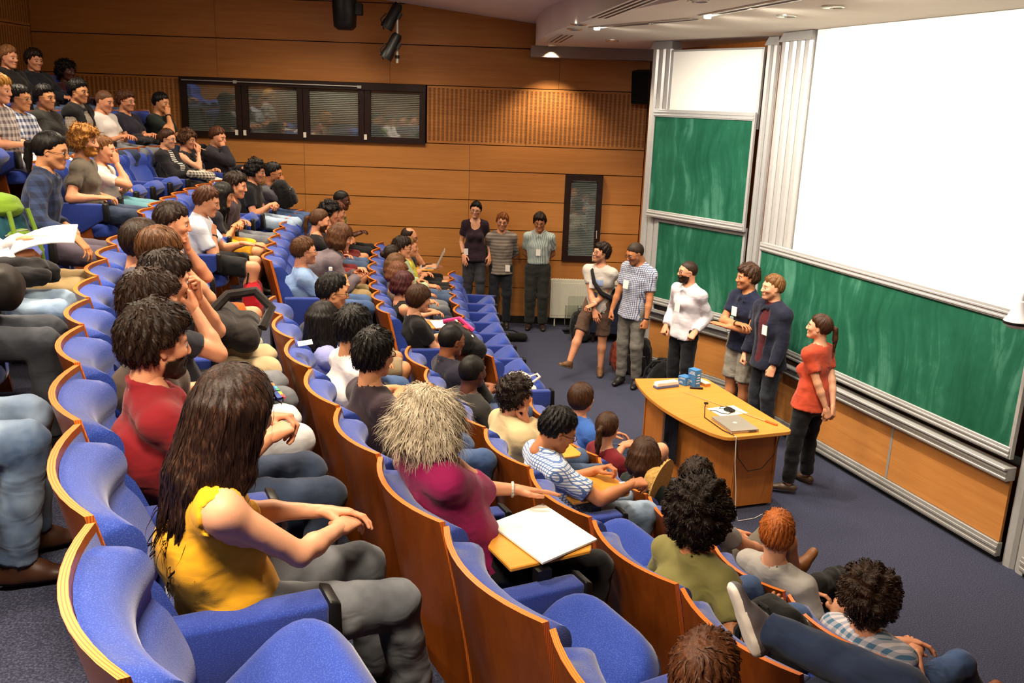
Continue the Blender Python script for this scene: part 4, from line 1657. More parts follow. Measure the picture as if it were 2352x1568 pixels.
    if bd == 2:
        hn = vnormals(hv, hf)
        m = he[:, 4] > .3
        fm = m[hf].all(1)
        ids = np.unique(hf[fm])
        mp = -np.ones(len(hv), int); mp[ids] = np.arange(len(ids))
        bv = (hv + hn * (.006 + .003 * snoise(hv, 180, seed))[:, None])[ids]
        put('beard', np_mesh('beard', head + (bv * hs) @ HR.T, mp[hf[fm]], [hair_mat(st[1])]), root)
    if g('glasses'):
        o_ = put('glasses', GLASSES, root)
        M = Matrix([[*(HR[i] * hs)] for i in range(3)]).to_4x4()
        M.translation = Vector(head)
        o_.matrix_local = M
    for k, nm in ((-1, 'rh'), (1, 'lh')):
        if g(nm + '_watch'):
            el, wr = arms[k]
            d = unit(wr - el)
            c = wr - d * .02
            a = unit(np.cross(d, V3(0, 0, 1) if abs(d[2]) < .9 else V3(1, 0, 0))); b = np.cross(d, a)
            r = (wr_ + .0035) * s
            mb = MB().tube([tuple(c + (a * math.cos(t) + b * math.sin(t)) * r) for t in np.linspace(0, 6.283, 15)], .007, 5, False)
            mb.obj('watch', plain('watch_' + g(nm + '_watch'), '#' + g(nm + '_watch')), root)
    if g('badge'):
        bx, by, bz = g('badge')
        c = mid * .25 + (c7 - up * .2) * .75 + lat * bx + up * bz + fwd * (.155 * s * big + by)
        if g('badge_low'):
            c = hip + lat * bx + up * bz + fwd * (.14 * s + by)
        wv, hv_ = lat * .034, up * .048
        n_ = fwd * .003
        vs = [c - wv - hv_, c + wv - hv_, c + wv + hv_, c - wv + hv_]
        vs = [v_ - n_ for v_ in vs] + [v_ + n_ for v_ in vs]
        mesh_obj('name_badge', vs, [(3, 2, 1, 0), (4, 5, 6, 7), (0, 1, 5, 4), (1, 2, 6, 5), (2, 3, 7, 6), (3, 0, 4, 7)], plain('badge_card', '#f2ece6', .5, .3, 0, .03), root)
    return dict(root=root, head=head, HR=HR, arms=arms, legs=legs, hip=hip, c7=c7, up=up, fwd=fwd, lat=lat, sh=sh, s=s)

def make_shoe(root, an, sole, fd, dn, s, cols, near):
    sd = np.cross(fd, dn)
    h = (.013, .011, .009)[near]
    f = Field((-.11, -.075, -.03), (.24, .075, .16), h)
    sandal = len(cols) > 2
    f.cone((-.045, 0, .035), (.05, 0, .038), .038, .040, .02)
    f.cone((.05, 0, .036), (.155, .0, .026), .042, .034, .02, flat=(0, 0, 1), q=1.35)
    if not sandal:
        f.cone((-.012, 0, .04), (-.008, 0, .10), .045, .046, .02, clip=[((0, 0, .098), (0, 0, 1))])
        f.cone((.0, 0, .075), (.07, 0, .045), .038, .034, .02)
    Z = np.meshgrid(*f.ax, indexing='ij')[2]
    f.a = np.maximum(f.a, .006 - Z).astype(np.float32)
    V, F = f.mesh()
    V = smooth(V, F, 1, .3)
    zc = V[F].mean(1)[:, 2]
    mi = (zc < .022).astype(int)
    W = sole + (V[:, :1] * fd + V[:, 1:2] * sd - V[:, 2:3] * dn) * s
    if np.dot(np.cross(fd, sd), -dn) < 0:
        F = F[:, ::-1]
    c0 = plain('shoe_' + cols[0], cols[0], .45, .4)
    put('sandal' if sandal else 'shoe', np_mesh('shoe', W, F, [c0, plain('sole_' + cols[1], cols[1], .7, .2)], None, mi), root)
# ------------------------------------------------------------------ the cast
def kc(r, a, b):
    return (k_to_y(r, a) + k_to_y(r, b)) / 2
J = {'blue': cloth('#2c4068', 'denim', '#4d6690'), 'dark': cloth('#1d2638', 'denim', '#39465f'), 'grey': cloth('#4c4f56', 'denim', '#7d8086'),
     'light': cloth('#7f97b6', 'denim', '#aebfd2'), 'white': cloth('#c9ccd2', 'denim', '#eceae6'), 'black': cloth('#17171a'), 'khaki': cloth('#8f7a55'),
     'beige': cloth('#c9b48d'), 'purple': cloth('#5b5260'), 'navy': cloth('#1d2334')}
def chin(k, dx=.095, dz=-.145, dy=.02, pose='fist'):
    n = 'rh' if k < 0 else 'lh'
    return {n: ('h', dx, k * dy, dz), n + '_pose': pose, n + '_dir': (.1, 0, 1), n + '_back': (1, k * .5, .1), n + '_pole': (.35, k * .5, -1)}
LAP = dict(rh=(.56, -.05, .71), lh=(.57, .05, .715), rh_dir=(1, .8, -.1), lh_dir=(1, -.8, -.1))
CLASP = dict(rh=(.60, -.03, .74), lh=(.60, .03, .73), rh_dir=(1, .9, .1), lh_dir=(1, -.9, .1), rh_pose='grip', lh_pose='grip')
THI = dict(rh=(.62, -.14, .70), lh=(.62, .14, .70), rh_dir=(1, .1, -.15), lh_dir=(1, -.1, -.15))
CROSSED = dict(rh=(.38, .13, .86), lh=(.40, -.12, .83), rh_dir=(.3, 1, .1), lh_dir=(.3, -1, .1))
def D(*ds, **kw):
    r = {}
    for d in ds:
        r.update(d)
    r.update(kw)
    return r
BR, DB, BK, LB, RD = '#3a2314', '#22150d', '#0f0c0b', '#7a5530', '#3a1416'
CAST = []
def P(pid, row, y, head, label, **sp):
    CAST.append((pid, row, y, label, dict(sp, head=head)))

# front row
P('1a', 0, kc(0, 10.25, 11.3), (.30, 0, 1.06), 'person in a blue shirt with short brown hair, seated across from the desk', hair=('bowl', BR), vol=.7, top=('polo', cloth('#3d68b8')), look=(30, -4, 0), near=1, **THI)
P('1b', 0, kc(0, 11.3, 12.38), (.22, 0, 1.06), 'person in a maroon top with brown ponytail and bare crossed legs', hair=('pony', BR), fem=True, s=.94, top=('tee', cloth('#6e1620')), pants=('short', cloth('#d8cfc2')), look=(38, 0, 0), near=1, skin='pale',
  rf=(.80, .14, .50), rf_dir=(1, .3, .2), rf_pole=(.4, -.1, 1), **LAP)
P('1c', 0, kc(0, 12.38, 13.45), (.15, 0, 1.10), 'person with long smooth brown hair beside the straw hat', hair=('bob', BR), fem=True, s=.95, top=('tee', cloth('#1f2725')), look=(50, 4, 0), near=1, pants=('long', J['dark']), **LAP)
P('1d', 0, kc(0, 13.45, 14.5), (.10, 0, 1.20), 'person with short dark hair and suede boot propped up, before the desk corner', hair=('messy', DB), top=('tee', cloth('#8b8886')), look=(35, 0, 0), near=1, pants=('shorts', cloth('#6d675c')), shoe=('#7a4c26', '#cdbfa6'),
  rf=(.92, -.02, .48), rf_dir=(.5, -.2, 1), **THI)
P('1e', 0, kc(0, 14.5, 15.45), (.17, 0, 1.14), 'person with cropped ginger hair and light grey tee', hair=('short', '#a85a25', '#d58a4a'), top=('tee', cloth('#aaa6a2')), look=(48, 0, 0), near=2, pants=('long', J['dark']), skin='pale',
  rh=(.44, -.22, .74), rh_dir=(1, .5, 0), lh=(.46, .06, .70))
P('1f', 0, kc(0, 15.45, 16.45), (.20, 0, 1.07), 'person with dark curly hair and a multicolour plaid shirt, legs stretched out', hair=('curly', '#2a1a10', '#5c3c24'), vol=1.15, top=('half', cloth('#cfc6cc', 'plaid', '#4a6f8c', .75)), look=(50, 0, 0), near=2, pants=('long', J['blue']), shoe=('#7a4020', '#c9a05a'),
  hip=(.42, 0, .50), rf=(1.20, -.02, .22), lf=(1.26, .16, .10), rf_dir=(1, -.1, .6), lf_dir=(1, 0, .5), **LAP)
# second row, by the wood wall
P('2a', 1, kc(1, 1.58, 2.42), (.36, 0, 1.10), 'bearded person with receding hair working on a laptop by the wall', hair=('fringe', DB), beard=1, glasses=1, top=('tee', cloth('#1c1b1d')), look=(-5, 12, 0), pants=('shorts', J['black']), **D(chin(1), rh=(.62, -.10, .74), rh_dir=(1, 0, -.2), rh_pose='flat'))
P('2b', 1, kc(1, 2.42, 3.24), (.38, 0, 1.05), 'person half hidden behind the pale green jacket in second row', hair=('short', LB), top=('tee', cloth('#c9c23a')), look=(5, 0, 0), pants=('long', J['black']), **LAP)
P('2c', 1, kc(1, 3.24, 4.04), (.31, 0, 1.12), 'smiling person in a pale green jacket and glasses', hair=('messy', DB), glasses=1, top=('jacket', cloth('#aebf9a')), look=(-5, 2, 0), rh=(.62, -.16, .70), rh_dir=(1, 0, -.2), lh=(.5, .12, .7))
P('2d', 1, kc(1, 4.04, 4.95), (.19, 0, 1.12), 'person with dark pinned up hair in second row', hair=('bun', DB), fem=True, s=.95, top=('tee', cloth('#39323a')), look=(10, 2, 0), pants=('long', J['grey']), **chin(1))
P('2e', 1, kc(1, 4.95, 5.8), (.22, 0, 1.11), 'person with straight light brown hair in second row', hair=('bob', '#5a3c22', '#8f6a42'), fem=True, s=.95, top=('tee', cloth('#4a4a55')), look=(15, 0, 0), pants=('long', J['navy']), **LAP)
P('2f', 1, kc(1, 5.8, 6.62), (.21, 0, 1.11), 'person with wavy auburn hair beside the burgundy haired one', hair=('medium', '#5c3620'), fem=True, s=.95, top=('tee', cloth('#6a5a4c')), look=(15, 6, 0), pants=('long', cloth('#6a5d4c')), **LAP)
P('2g', 1, kc(1, 6.62, 7.42), (.22, 0, 1.10), 'person with long burgundy hair and black sleeveless top', hair=('medium', RD, '#6a2a2c'), vol=1.15, fem=True, s=.95, top=('tank', cloth('#141214')), look=(10, 4, 0), pants=('long', J['blue']), **LAP)
P('2h', 1, kc(1, 7.42, 8.2), (.30, 0, 1.06), 'person in a black tee with brown bowl cut at the aisle', hair=('bowl', BR), top=('tee', cloth('#151316')), look=(10, 6, 0), near=1, skin='pale', pants=('shorts', cloth('#9c5a4c')), **CLASP)
# second row, near block
P('2i', 1, kc(1, 9.91, 10.9), (.25, 0, 1.10), 'person in a dark polo with wide pale collar and cropped hair', hair=('buzz', BK), top=('polo', cloth('#262433')), look=(22, 6, 0), near=1, skin='brown', glasses=1, **LAP)
P('2j', 1, kc(1, 10.9, 11.9), (.23, 0, 1.04), 'person in a charcoal zip jacket with shaved head and raised hand', hair=('buzz', BK), top=('long', cloth('#2c2a29')), look=(32, 2, 0), near=1, skin='dark', **D(chin(1, .16, -.10, .10, 'relax'), rh=(.5, -.1, .7)))
P('2k', 1, kc(1, 11.9, 12.88), (.31, 0, 1.06), 'person in a beige jacket resting the cheek on one hand', hair=('curly', '#1e140e', '#3d2a1c'), vol=.5, top=('jacket', cloth('#c2ad84')), look=(8, 4, 6), near=1, **D(chin(-1, .05, -.15, .06), lh=(.5, .1, .70)))
P('2l', 1, kc(1, 12.88, 13.87), (.31, 0, 1.05), 'person in a white and blue checked shirt looking down at notes', hair=('short', BK), vol=1.2, glasses=1, top=('shirt', cloth('#e3e6ea', 'check', '#5a74a8', 1.1)), look=(-12, 24, 0), near=2, skin='tan', pants=('long', J['light']), rh=(.70, -.22, .76), rh_pose='grip', rh_dir=(1, .2, -.2), lh=(.60, .03, .76), lh_pose='grip')
P('2m', 1, kc(1, 14.88, 15.91), (.34, 0, 1.08), 'person in an olive tee with a big dark afro', hair=('afro', '#1c120c', '#4a3020'), top=('tee', cloth('#7b7544')), look=(42, 0, 0), near=2, skin='tan', pants=('long', J['blue']), rh=(.52, -.30, .72), lh=(.5, .1, .7))
# third row, by the wood wall
P('3a', 2, kc(2, 1.85, 2.7), (.52, 0, 1.15), 'person in a yellow green patterned shirt by the wood wall', hair=('buzz', BK), top=('shirt', cloth('#a8b53a', 'plaid', '#4a4a22', .9)), look=(-10, 8, 0), skin='dark', pants=('long', J['black']), rh=(.72, -.06, .74), lh=(.72, .05, .74))
P('3b', 2, kc(2, 2.7, 3.55), (.52, 0, 1.06), 'person leaning in with auburn hair under a raised hand', hair=('messy', '#5a3020'), fem=True, s=.95, top=('tee', cloth('#7a3a34')), look=(0, 8, 0), pants=('shorts', cloth('#6e2420')), **chin(1))
P('3b2', 2, kc(2, 3.55, 4.4), (.48, 0, 1.12), 'person with short black curls in third row', hair=('curly', BK, '#2c211b'), vol=.7, top=('tee', cloth('#2a2a33')), look=(5, 8, 0), **LAP)
P('3c', 2, kc(2, 4.4, 5.25), (.41, 0, 1.10), 'bearded person in black with a long brown ponytail', hair=('pony', '#4a2e1a', '#7d5634'), beard=2, top=('tee', cloth('#151315')), look=(0, 6, 0), pants=('shorts', cloth('#6a1d1c')), **chin(-1, .11, -.13))
P('3d', 2, kc(2, 6.08, 6.88), (.64, 0, 1.08), 'person with brown bob leaning forward in a grey purple jacket', hair=('bob', '#4a2c18', '#7a5230'), top=('jacket', cloth('#6a5f66')), look=(-5, 14, 0), near=1, pants=('long', J['khaki']), rh=(.80, -.05, .70), lh=(.78, .06, .72))
P('3e', 2, kc(2, 6.88, 7.7), (.29, 0, 1.03), 'person in a light blue tee with short brown beard at the aisle', hair=('short', '#4a2c16', '#7a4e28'), vol=1.3, beard=1, glasses=1, top=('tee', cloth('#7e9ac6')), look=(10, 0, 0), near=1, pants=('long', J['blue']), **CLASP)
# third row, near block
P('3f', 2, kc(2, 9.88, 10.82), (.38, 0, 1.07), 'person in khaki shorts with black hair and glasses behind the long black hair', hair=('short', BK), vol=1.3, glasses=1, top=('tee', cloth('#2c3040')), look=(0, 8, 0), near=1, skin='asian', pants=('bermuda', cloth('#8d7b60')), **THI)
P('3g', 2, kc(2, 10.82, 11.77), (.23, 0, 1.02), 'person with long straight black hair and lilac shirt', hair=('long', BK, '#2a2422'), fem=True, s=.93, top=('long', cloth('#8f95cf')), collar=1, look=(25, 4, 0), near=1, skin='asian', pants=('long', J['blue']), **LAP)
P('3h', 2, kc(2, 11.77, 12.74), (.30, 0, 1.11), 'person in a white tee with thick black hair', hair=('messy', BK, '#2c2622'), top=('tee', cloth('#ded7d4')), look=(38, 4, 0), near=2, skin='asian', pants=('long', J['navy']), **LAP)
P('3i', 2, kc(2, 12.74, 13.73), (.26, 0, 1.13), 'person in a dark plum tee with spiky black hair and white bracelet', hair=('messy', BK, '#302820'), vol=1.1, glasses=1, top=('tee', cloth('#35282f')), look=(34, 2, 0), near=2, skin='asian', pants=('long', J['blue']), rh_watch='e8e6e0', **CLASP)
P('3j', 2, kc(2, 14.7, 15.72), (.16, .17, 1.19), 'person with wild white hair and magenta shirt', hair=('wild', '#b9ab92', '#f6efe0'), top=('half', cloth('#8e1650')), collar=1, look=(25, 10, 0), near=2, skin='fair', pants=('long', J['black']), big=1.08,
  **D(chin(-1, .03, -.13, .07), hip=(.36, .12, .55), lh=(.58, .22, .79), lh_pose='flat', lh_dir=(1, -.35, -.1), lh_watch='c9c3b8', rh_pole=(.6, -.3, -1)))
P('3k', 2, kc(2, 16.76, 17.8), (.32, .05, .90), 'slouched person with brown hair and dark jeans, one leg crossed high', hair=('short', '#4a2a18', '#7c4c2c'), vol=1.3, top=('tee', cloth('#40424a')), look=(25, 0, 0), near=2, pants=('long', cloth('#151f36', 'denim', '#22304c')), shoe=('#5c565c', '#ded8cf'),
  hip=(.54, 0, .50), rf=(.76, .24, .82), rf_dir=(-.25, .30, .9), rf_sole=(-1, .3, 0), rf_pole=(1, -.6, .6), lf=(.90, .14, .085), rh=(.42, -.30, .62), lh=(.44, .28, .62))
# fourth row, by the wood wall
P('4a', 3, kc(3, 2.05, 2.85), (.50, 0, 1.06), 'person in a grey tee with glasses, hand at mouth behind a black backpack', hair=('short', BK), glasses=1, top=('tee', cloth('#55535c')), look=(0, 8, 0), skin='tan', pants=('long', J['blue']), **D(chin(-1, .12, -.10), lh=(.66, .1, .75)))
P('4b', 3, kc(3, 2.85, 3.6), (.44, 0, 1.12), 'smiling person with black curls and black polo', hair=('curly', BK, '#2a1d16'), vol=.6, glasses=1, beard=1, top=('polo', cloth('#17171b')), look=(0, 10, 0), skin='fair', pants=('long', J['light']), **CLASP)
P('4c', 3, kc(3, 4.95, 5.62), (.55, 0, 1.08), 'person with dark hair half hidden behind long black hair, in fourth row', hair=('messy', DB), top=('tee', cloth('#3a2c34')), look=(-5, 10, 0), pants=('long', J['grey']), **LAP)
P('4d', 3, kc(3, 5.62, 6.3), (.50, 0, 1.03), 'person in yellow shorts with long black hair', hair=('long', BK, '#241c18'), fem=True, s=.94, top=('tee', cloth('#1f1d22')), look=(0, 14, 0), skin='asian', pants=('shorts', cloth('#e0a021')), **CLASP)
P('4e', 3, kc(3, 7.05, 7.8), (.48, 0, 1.07), 'person in a white shirt with rolled sleeves and black shorts', hair=('short', '#4a2a18', '#7a4a2a'), vol=1.2, top=('shirt', cloth('#d8dcea')), look=(-5, 16, 0), near=1, skin='fair', pants=('shorts', J['black']), rh_watch='2a2622', **D(chin(-1, .12, -.26), lh=(.78, .06, .70), lh_pose='flat', lh_dir=(1, 0, -.3)))
# fourth row, near block
P('4f', 3, kc(3, 10.12, 10.91), (.38, 0, 1.17), 'person in bright orange shorts with short dark hair', hair=('short', DB), vol=1.3, top=('tee', cloth('#4c5468')), look=(-5, 8, 0), near=1, skin='fair', pants=('shorts', cloth('#cf5417')), **D(chin(1), rh=(.5, -.14, .68)))
P('4g', 3, kc(3, 10.91, 11.71), (.23, 0, 1.13), 'person with rounded dark brown hair behind the lighter bowl cut', hair=('bowl', DB, '#4a2f1c'), top=('tee', cloth('#504a55')), look=(5, 2, 0), near=1, pants=('long', cloth('#cfc9bd')), **LAP)
P('4h', 3, kc(3, 11.71, 12.55), (.34, 0, 1.16), 'person with glossy chestnut bowl cut and beige trousers', hair=('bowl', '#4c2d14', '#93643a'), top=('tee', cloth('#3c4a55')), look=(-5, 8, 0), near=2, pants=('long', J['beige']), **D(chin(1, .11, -.06, .03), rh=(.5, -.1, .7)))
P('4i', 3, kc(3, 12.55, 13.35), (.36, 0, 1.12), 'person with dark hair holding glasses up to the face', hair=('messy', '#241710', '#4e382a'), top=('tee', cloth('#2c2c34')), look=(8, 8, 0), near=2, pants=('long', J['grey']), **D(chin(1, .15, -.06, .02), rh=('h', .13, -.03, -.12), rh_pose='grip', rh_dir=(.1, 0, 1), rh_back=(1, -.5, 0), rh_pole=(.4, -.5, -1)))
P('4j', 3, kc(3, 13.35, 14.25), (.28, 0, 1.13), 'person with wavy dark brown hair and white jeans', hair=('messy', '#2c1b11', '#5e4230'), vol=1.25, top=('tee', cloth('#504038')), look=(12, 4, 0), near=2, pants=('long', J['white']), rh=(.56, -.10, .70), lh=(.60, .12, .70), rh_pose='flat', lh_pose='flat', rh_dir=(1, 0, -.15), lh_dir=(1, 0, -.15))
P('4k', 3, kc(3, 14.25, 15.21), (.26, 0, 1.13), 'bearded person in a dark red shirt with tousled dark hair', hair=('messy', '#21150e', '#52392a'), vol=1.4, beard=2, top=('polo', cloth('#821a22')), look=(14, 4, 0), near=2, pants=('long', J['dark']), rh=(.62, -.10, .78), lh=(.64, .05, .80), rh_dir=(1, .6, .1), lh_dir=(1, -.6, .1), rh_pose='grip', lh_pose='grip')
P('4l', 3, kc(3, 15.21, 16.25), (.375, -.20, 1.16), 'person in a yellow sleeveless top with long dark hair', hair=('long', '#231510', '#5e4030'), vol=1.2, fem=True, s=.98, big=1.14, top=('tank', cloth('#e0a11c')), look=(20, 8, 0), near=2, skin='pale', pants=('long', J['grey']), fall=(-.30, .02, -1), hip=(.34, -.16, .555), turn=4, c7off=(-.10, 0, -.15), rh=(.68, -.13, .73), rh_pole=(-.1, -1, -.7), lh=(.66, -.02, .74), rf=(.90, -.24, .085), lf=(.84, .02, .085))
# fifth row
P('5a', 4, 12.0, (.34, 0, 1.08), 'person in a dark jacket with cropped hair by the window strip', hair=('short', '#4a2a18'), top=('jacket', cloth('#25222a')), look=(0, 12, 0), pants=('long', cloth('#6a4a22')), **D(chin(-1, .10, -.08, .03), lh=(.64, .1, .70)))
P('5b', 4, 11.45, (.22, 0, 1.06), 'person chewing a pencil with curly brown bob and black top', hair=('curly', '#4c3220', '#7e5a3c'), vol=.7, fem=True, s=.94, glasses=1, top=('tank', cloth('#17151a')), look=(0, 8, 0), skin='pale', pants=('short', cloth('#dcd6cb')), **D(chin(-1, .17, -.12, .02, 'grip'), lh=(.5, .1, .7)))
P('5c', 4, 10.91, (.23, 0, 1.09), 'person in black cardigan over striped top with pinned hair', hair=('bun', '#3c2416'), fem=True, s=.94, glasses=1, top=('tee', cloth('#dcd6d0', 'stripe', '#1c1a1c', .7)), outer=('cardigan', cloth('#17151a')), collar=0, look=(0, 6, 0), skin='pale', pants=('long', J['black']), **LAP)
P('5d', 4, 8.72, (.38, 0, 1.07), 'person in a white tee with fist at the mouth', hair=('short', '#6a4424'), top=('tee', cloth('#e2d3c8')), look=(0, 4, 0), skin='fair', pants=('long', cloth('#5f8f9c')), **D(chin(-1, .12, -.10, .02), lh=(.5, .1, .68)))
P('5e', 4, 8.15, (.38, 0, 1.17), 'bearded person with blond curls and a brown grey tee', hair=('curly', '#a06a2c', '#d9a860'), vol=.9, beard=2, top=('tee', cloth('#5a5248')), look=(-5, 2, 0), near=1, pants=('long', J['dark']), rh=(.50, -.16, .70), lh=(.5, .1, .68))
P('5f', 4, kc(4, 9.1, 9.95), (.57, 0, 1.22), 'person in a navy plaid flannel shirt with black hair tied back', hair=('pony', BK, '#2c2119'), glasses=1, top=('long', cloth('#2c3a5c', 'plaid', '#1c2338', 1.2)), collar=1, look=(-8, 10, 0), near=1, skin='asian', pants=('long', J['purple']), hip=(.40, 0, .56), rh=(.74, -.36, .68), rh_dir=(.5, -.1, -1), rh_back=(1, -.3, .4), lh=(.6, .1, .7))
P('5g', 4, kc(4, 10.8, 11.65), (.30, 0, 1.15), 'person in khaki trousers and white sleeves holding a sheaf of paper', hair=('short', BR), top=('long', cloth('#dcd9de')), look=(0, 10, 0), near=1, pants=('long', cloth('#96805a')), rf=(.80, -.12, .085), lf=(.80, .12, .085), rh=(.56, -.15, .74), lh=(.58, .02, .80), rh_pose='grip', lh_pose='flat', rh_dir=(1, .3, 0), lh_dir=(1, -.3, 0))
P('5h', 4, kc(4, 11.65, 12.5), (.26, 0, 1.15), 'person in pale worn jeans with a dark jacket on the lap', hair=('short', DB), top=('long', cloth('#33303a')), look=(0, 4, 0), near=1, pants=('long', cloth('#6a83a6', 'denim', '#a3b8cc')), rf=(.80, -.12, .085), lf=(.80, .12, .085), **LAP)
P('5i', 4, kc(4, 12.5, 13.35), (.24, 0, 1.15), 'person in charcoal jeans holding a brown bag on the lap', hair=('short', DB), top=('long', cloth('#44404a')), look=(0, 4, 0), near=2, pants=('long', cloth('#2c3038', 'denim', '#4a4e57')), rf=(.80, -.12, .085), lf=(.80, .12, .085), rh=(.52, -.06, .80), rh_pose='fist', lh=(.5, .14, .7))
P('5j', 4, kc(4, 14.25, 15.2), (.24, 0, 1.15), 'person in faded blue jeans and brown leather boots', hair=('short', DB), top=('long', cloth('#2c2c33')), look=(0, 4, 0), near=2, pants=('long', cloth('#33486a', 'denim', '#8fa3ba')), shoe=('#3a2114', '#1c120c'), rf=(.74, -.10, .085), lf=(.78, .14, .085), **LAP)
# sixth and last rows
P('6a', 5, 12.1, (.38, 0, 1.09), 'person in a dark green tee, chin on fist, wearing a watch', hair=('short', BK), top=('tee', cloth('#1f2824')), look=(0, 8, 0), skin='asian', pants=('long', J['black']), rh_watch='15120f', **D(chin(-1, .12, -.12, .02), lh=(.6, .12, .7)))
P('6b', 5, 11.53, (.27, 0, 1.10), 'person in a navy tee with brown hair, clear glasses and stubble', hair=('messy', '#4a2c1a'), glasses=1, beard=1, top=('tee', cloth('#23202f')), look=(-5, 4, 0), pants=('long', J['dark']), **LAP)
P('6c', 5, 10.96, (.34, 0, 1.10), 'person with shaved head and white tee looking down', hair=('buzz', '#5a3c28'), top=('tee', cloth('#dcd6d2')), look=(-5, 14, 0), pants=('long', J['grey']), **LAP)
P('6d', 5, 10.39, (.36, 0, 1.20), 'person in a grey checked shirt and black vest with glasses', hair=('short', BK), vol=1.6, glasses=1, top=('long', cloth('#a49a8c', 'check', '#7a7064', 1.0)), outer=('vest', cloth('#121013')), look=(-8, 4, 0), skin='asian', pants=('long', J['dark']), **LAP)
P('6e', 5, 9.82, (.28, 0, 1.13), 'person in a dark jacket with black hair and thin glasses', hair=('short', BK), vol=1.3, glasses=1, top=('jacket', cloth('#23211f')), look=(-12, 4, 0), skin='asian', pants=('long', J['black']), **LAP)
P('6f', 5, 9.25, (.30, 0, 1.12), 'person in a blue and white plaid shirt with glasses', hair=('short', BK), glasses=1, top=('shirt', cloth('#c8cdd8', 'plaid', '#3a4668', 1.0)), look=(-8, 6, 0), skin='asian', pants=('long', J['dark']), **LAP)
P('6g', 5, 8.68, (.36, 0, 1.20), 'blond person in a grey plaid shirt at the picture edge', hair=('messy', '#a8742c', '#dcae62'), top=('shirt', cloth('#b4aca8', 'plaid', '#5c5458', 1.0)), look=(-5, 8, 0), skin='fair', pants=('long', J['white']), **LAP)
P('7a', 6, 12.1, (.19, 0, 1.02), 'person with bushy black hair at the top of the wall stairs', hair=('curly', BK), vol=.8, top=('long', cloth('#3c1418')), look=(-5, 0, 0), skin='dark', **LAP)
P('7b', 6, 11.55, (.15, 0, 1.13), 'smiling person in a navy hooded jacket in the last row', hair=('messy', DB), top=('jacket', cloth('#191b26')), look=(-20, 6, 0), **LAP)
P('7c', 6, 11.0, (.20, 0, 1.14), 'person with light brown hair and black coat in the last row', hair=('short', '#7a5030', '#a87c4c'), vol=1.4, top=('jacket', cloth('#1c191a')), look=(-10, 6, 0), **LAP)

PEOPLE = {}
TAKEN = {}
for pid, row, y, label, sp in CAST:
    o, th = seat_frame(row, y)
    PEOPLE[pid] = person(label, o, th, sp, 'seated audience')
    PEOPLE[pid].update(o=o, th=th, row=row)
    TAKEN[(row, seat_index(row, y))] = label

# ------------------------------------------------------------------ people standing at the front
def S(pid, pos, heading, label, **sp):
    PEOPLE[pid] = person(label, Vector(pos), math.radians(heading), dict(sp, stand=True), 'people standing at the front')
    PEOPLE[pid].update(o=Vector(pos), th=math.radians(heading))
BEHIND = dict(rh=(-.14, -.01, .99), lh=(-.16, .02, .98), rh_pole=(-.25, -1, -.3), lh_pole=(-.25, 1, -.3), rh_dir=(0, 1, -.1), lh_dir=(0, -1, -.1))
S('p1', (-.60, 13.10, .215), -84, 'standing person in a plum tee with short dark hair leaning on the wood wall', head=(.05, 0, 1.545), s=.95, fem=True, hair=('short', BK), vol=1.3, glasses=1, top=('tee', cloth('#2a1a26')), neck=.03, pants=('crop', cloth('#3a3a40')), look=(-10, 4, 6), skin='pale', near=1, rh_watch='1a1614',
  rh=(.12, -.17, .90), rh_pose='flat', rh_dir=(.2, .2, -1), lh=(.05, .22, .88), lf=(.10, .09, .085), hip=(0, 0, .89), badge=(-.13, .0, .06), badge_low=1)
S('p2', (-.20, 13.14, 0), -92, 'standing person in a grey striped jumper with ginger hair, hands behind back', head=(.08, 0, 1.60), s=.99, hair=('messy', '#7a4420', '#b0743c'), vol=.7, glasses=1, beard=1, top=('long', cloth('#8f857c', 'stripe', '#6c625a', 1.6)), pants=('long', cloth('#1c2028')), look=(4, 4, 4), near=1, skin='fair', badge=(.10, .0, .02), badge_low=1, **BEHIND)
S('p3', (.35, 13.12, 0), -94, 'standing person in a pale striped short sleeved shirt beside the narrow window', head=(.07, 0, 1.61), s=1.0, hair=('messy', DB), glasses=1, top=('shirt', cloth('#b9c4bc', 'vstripe', '#7f9094', 1.2)), untuck=0, pants=('long', cloth('#2a2b28')), loose=.026, look=(0, 10, 0), near=1, skin='tan', shoe=('#2a1e18', '#15110e', 1), badge=(.0, .012, -.04), **BEHIND)
S('p4', (1.06, 10.9, 0), -103, 'standing person in a printed grey tee with brown shorts and slung bag', head=(.05, 0, 1.545), s=.98, hair=('messy', '#241610', '#4a3222'), vol=.95, glasses=1, beard=1, top=('tee', cloth('#c3bbb2')), pants=('bermuda', cloth('#5a4438')), look=(-48, -10, 6), near=1, skin='fair', shoe=('#6a4a30', '#c8b898'), lh_watch='d8d4cc', hip=(-.02, 0, .92),
  rf=(.34, -.30, .12), rf_dir=(1, -.55, .45), lf=(.03, .08, .085), rh=(.20, -.02, .86), rh_dir=(.2, .4, -1), lh=(.22, -.03, .94), lh_dir=(.2, -1, -.3), lh_pose='grip', badge=(-.05, .012, .02))
S('p5', (1.44, 10.45, 0), -118, 'standing person in a fine checked shirt with shaved hair and grey trousers', head=(.07, 0, 1.63), s=1.02, hair=('buzz', '#2c1e14'), beard=1, glasses=1, top=('shirt', cloth('#c4c6cc', 'check', '#4a5478', 1.3)), pants=('long', cloth('#6c6862')), look=(-38, 22, 0), near=1, skin='tan', lh_watch='141210',
  rh=(.10, -.24, .91), lh=(.14, .22, .87), rh_pose='fist', lh_pose='fist', badge=(-.06, .012, .0))
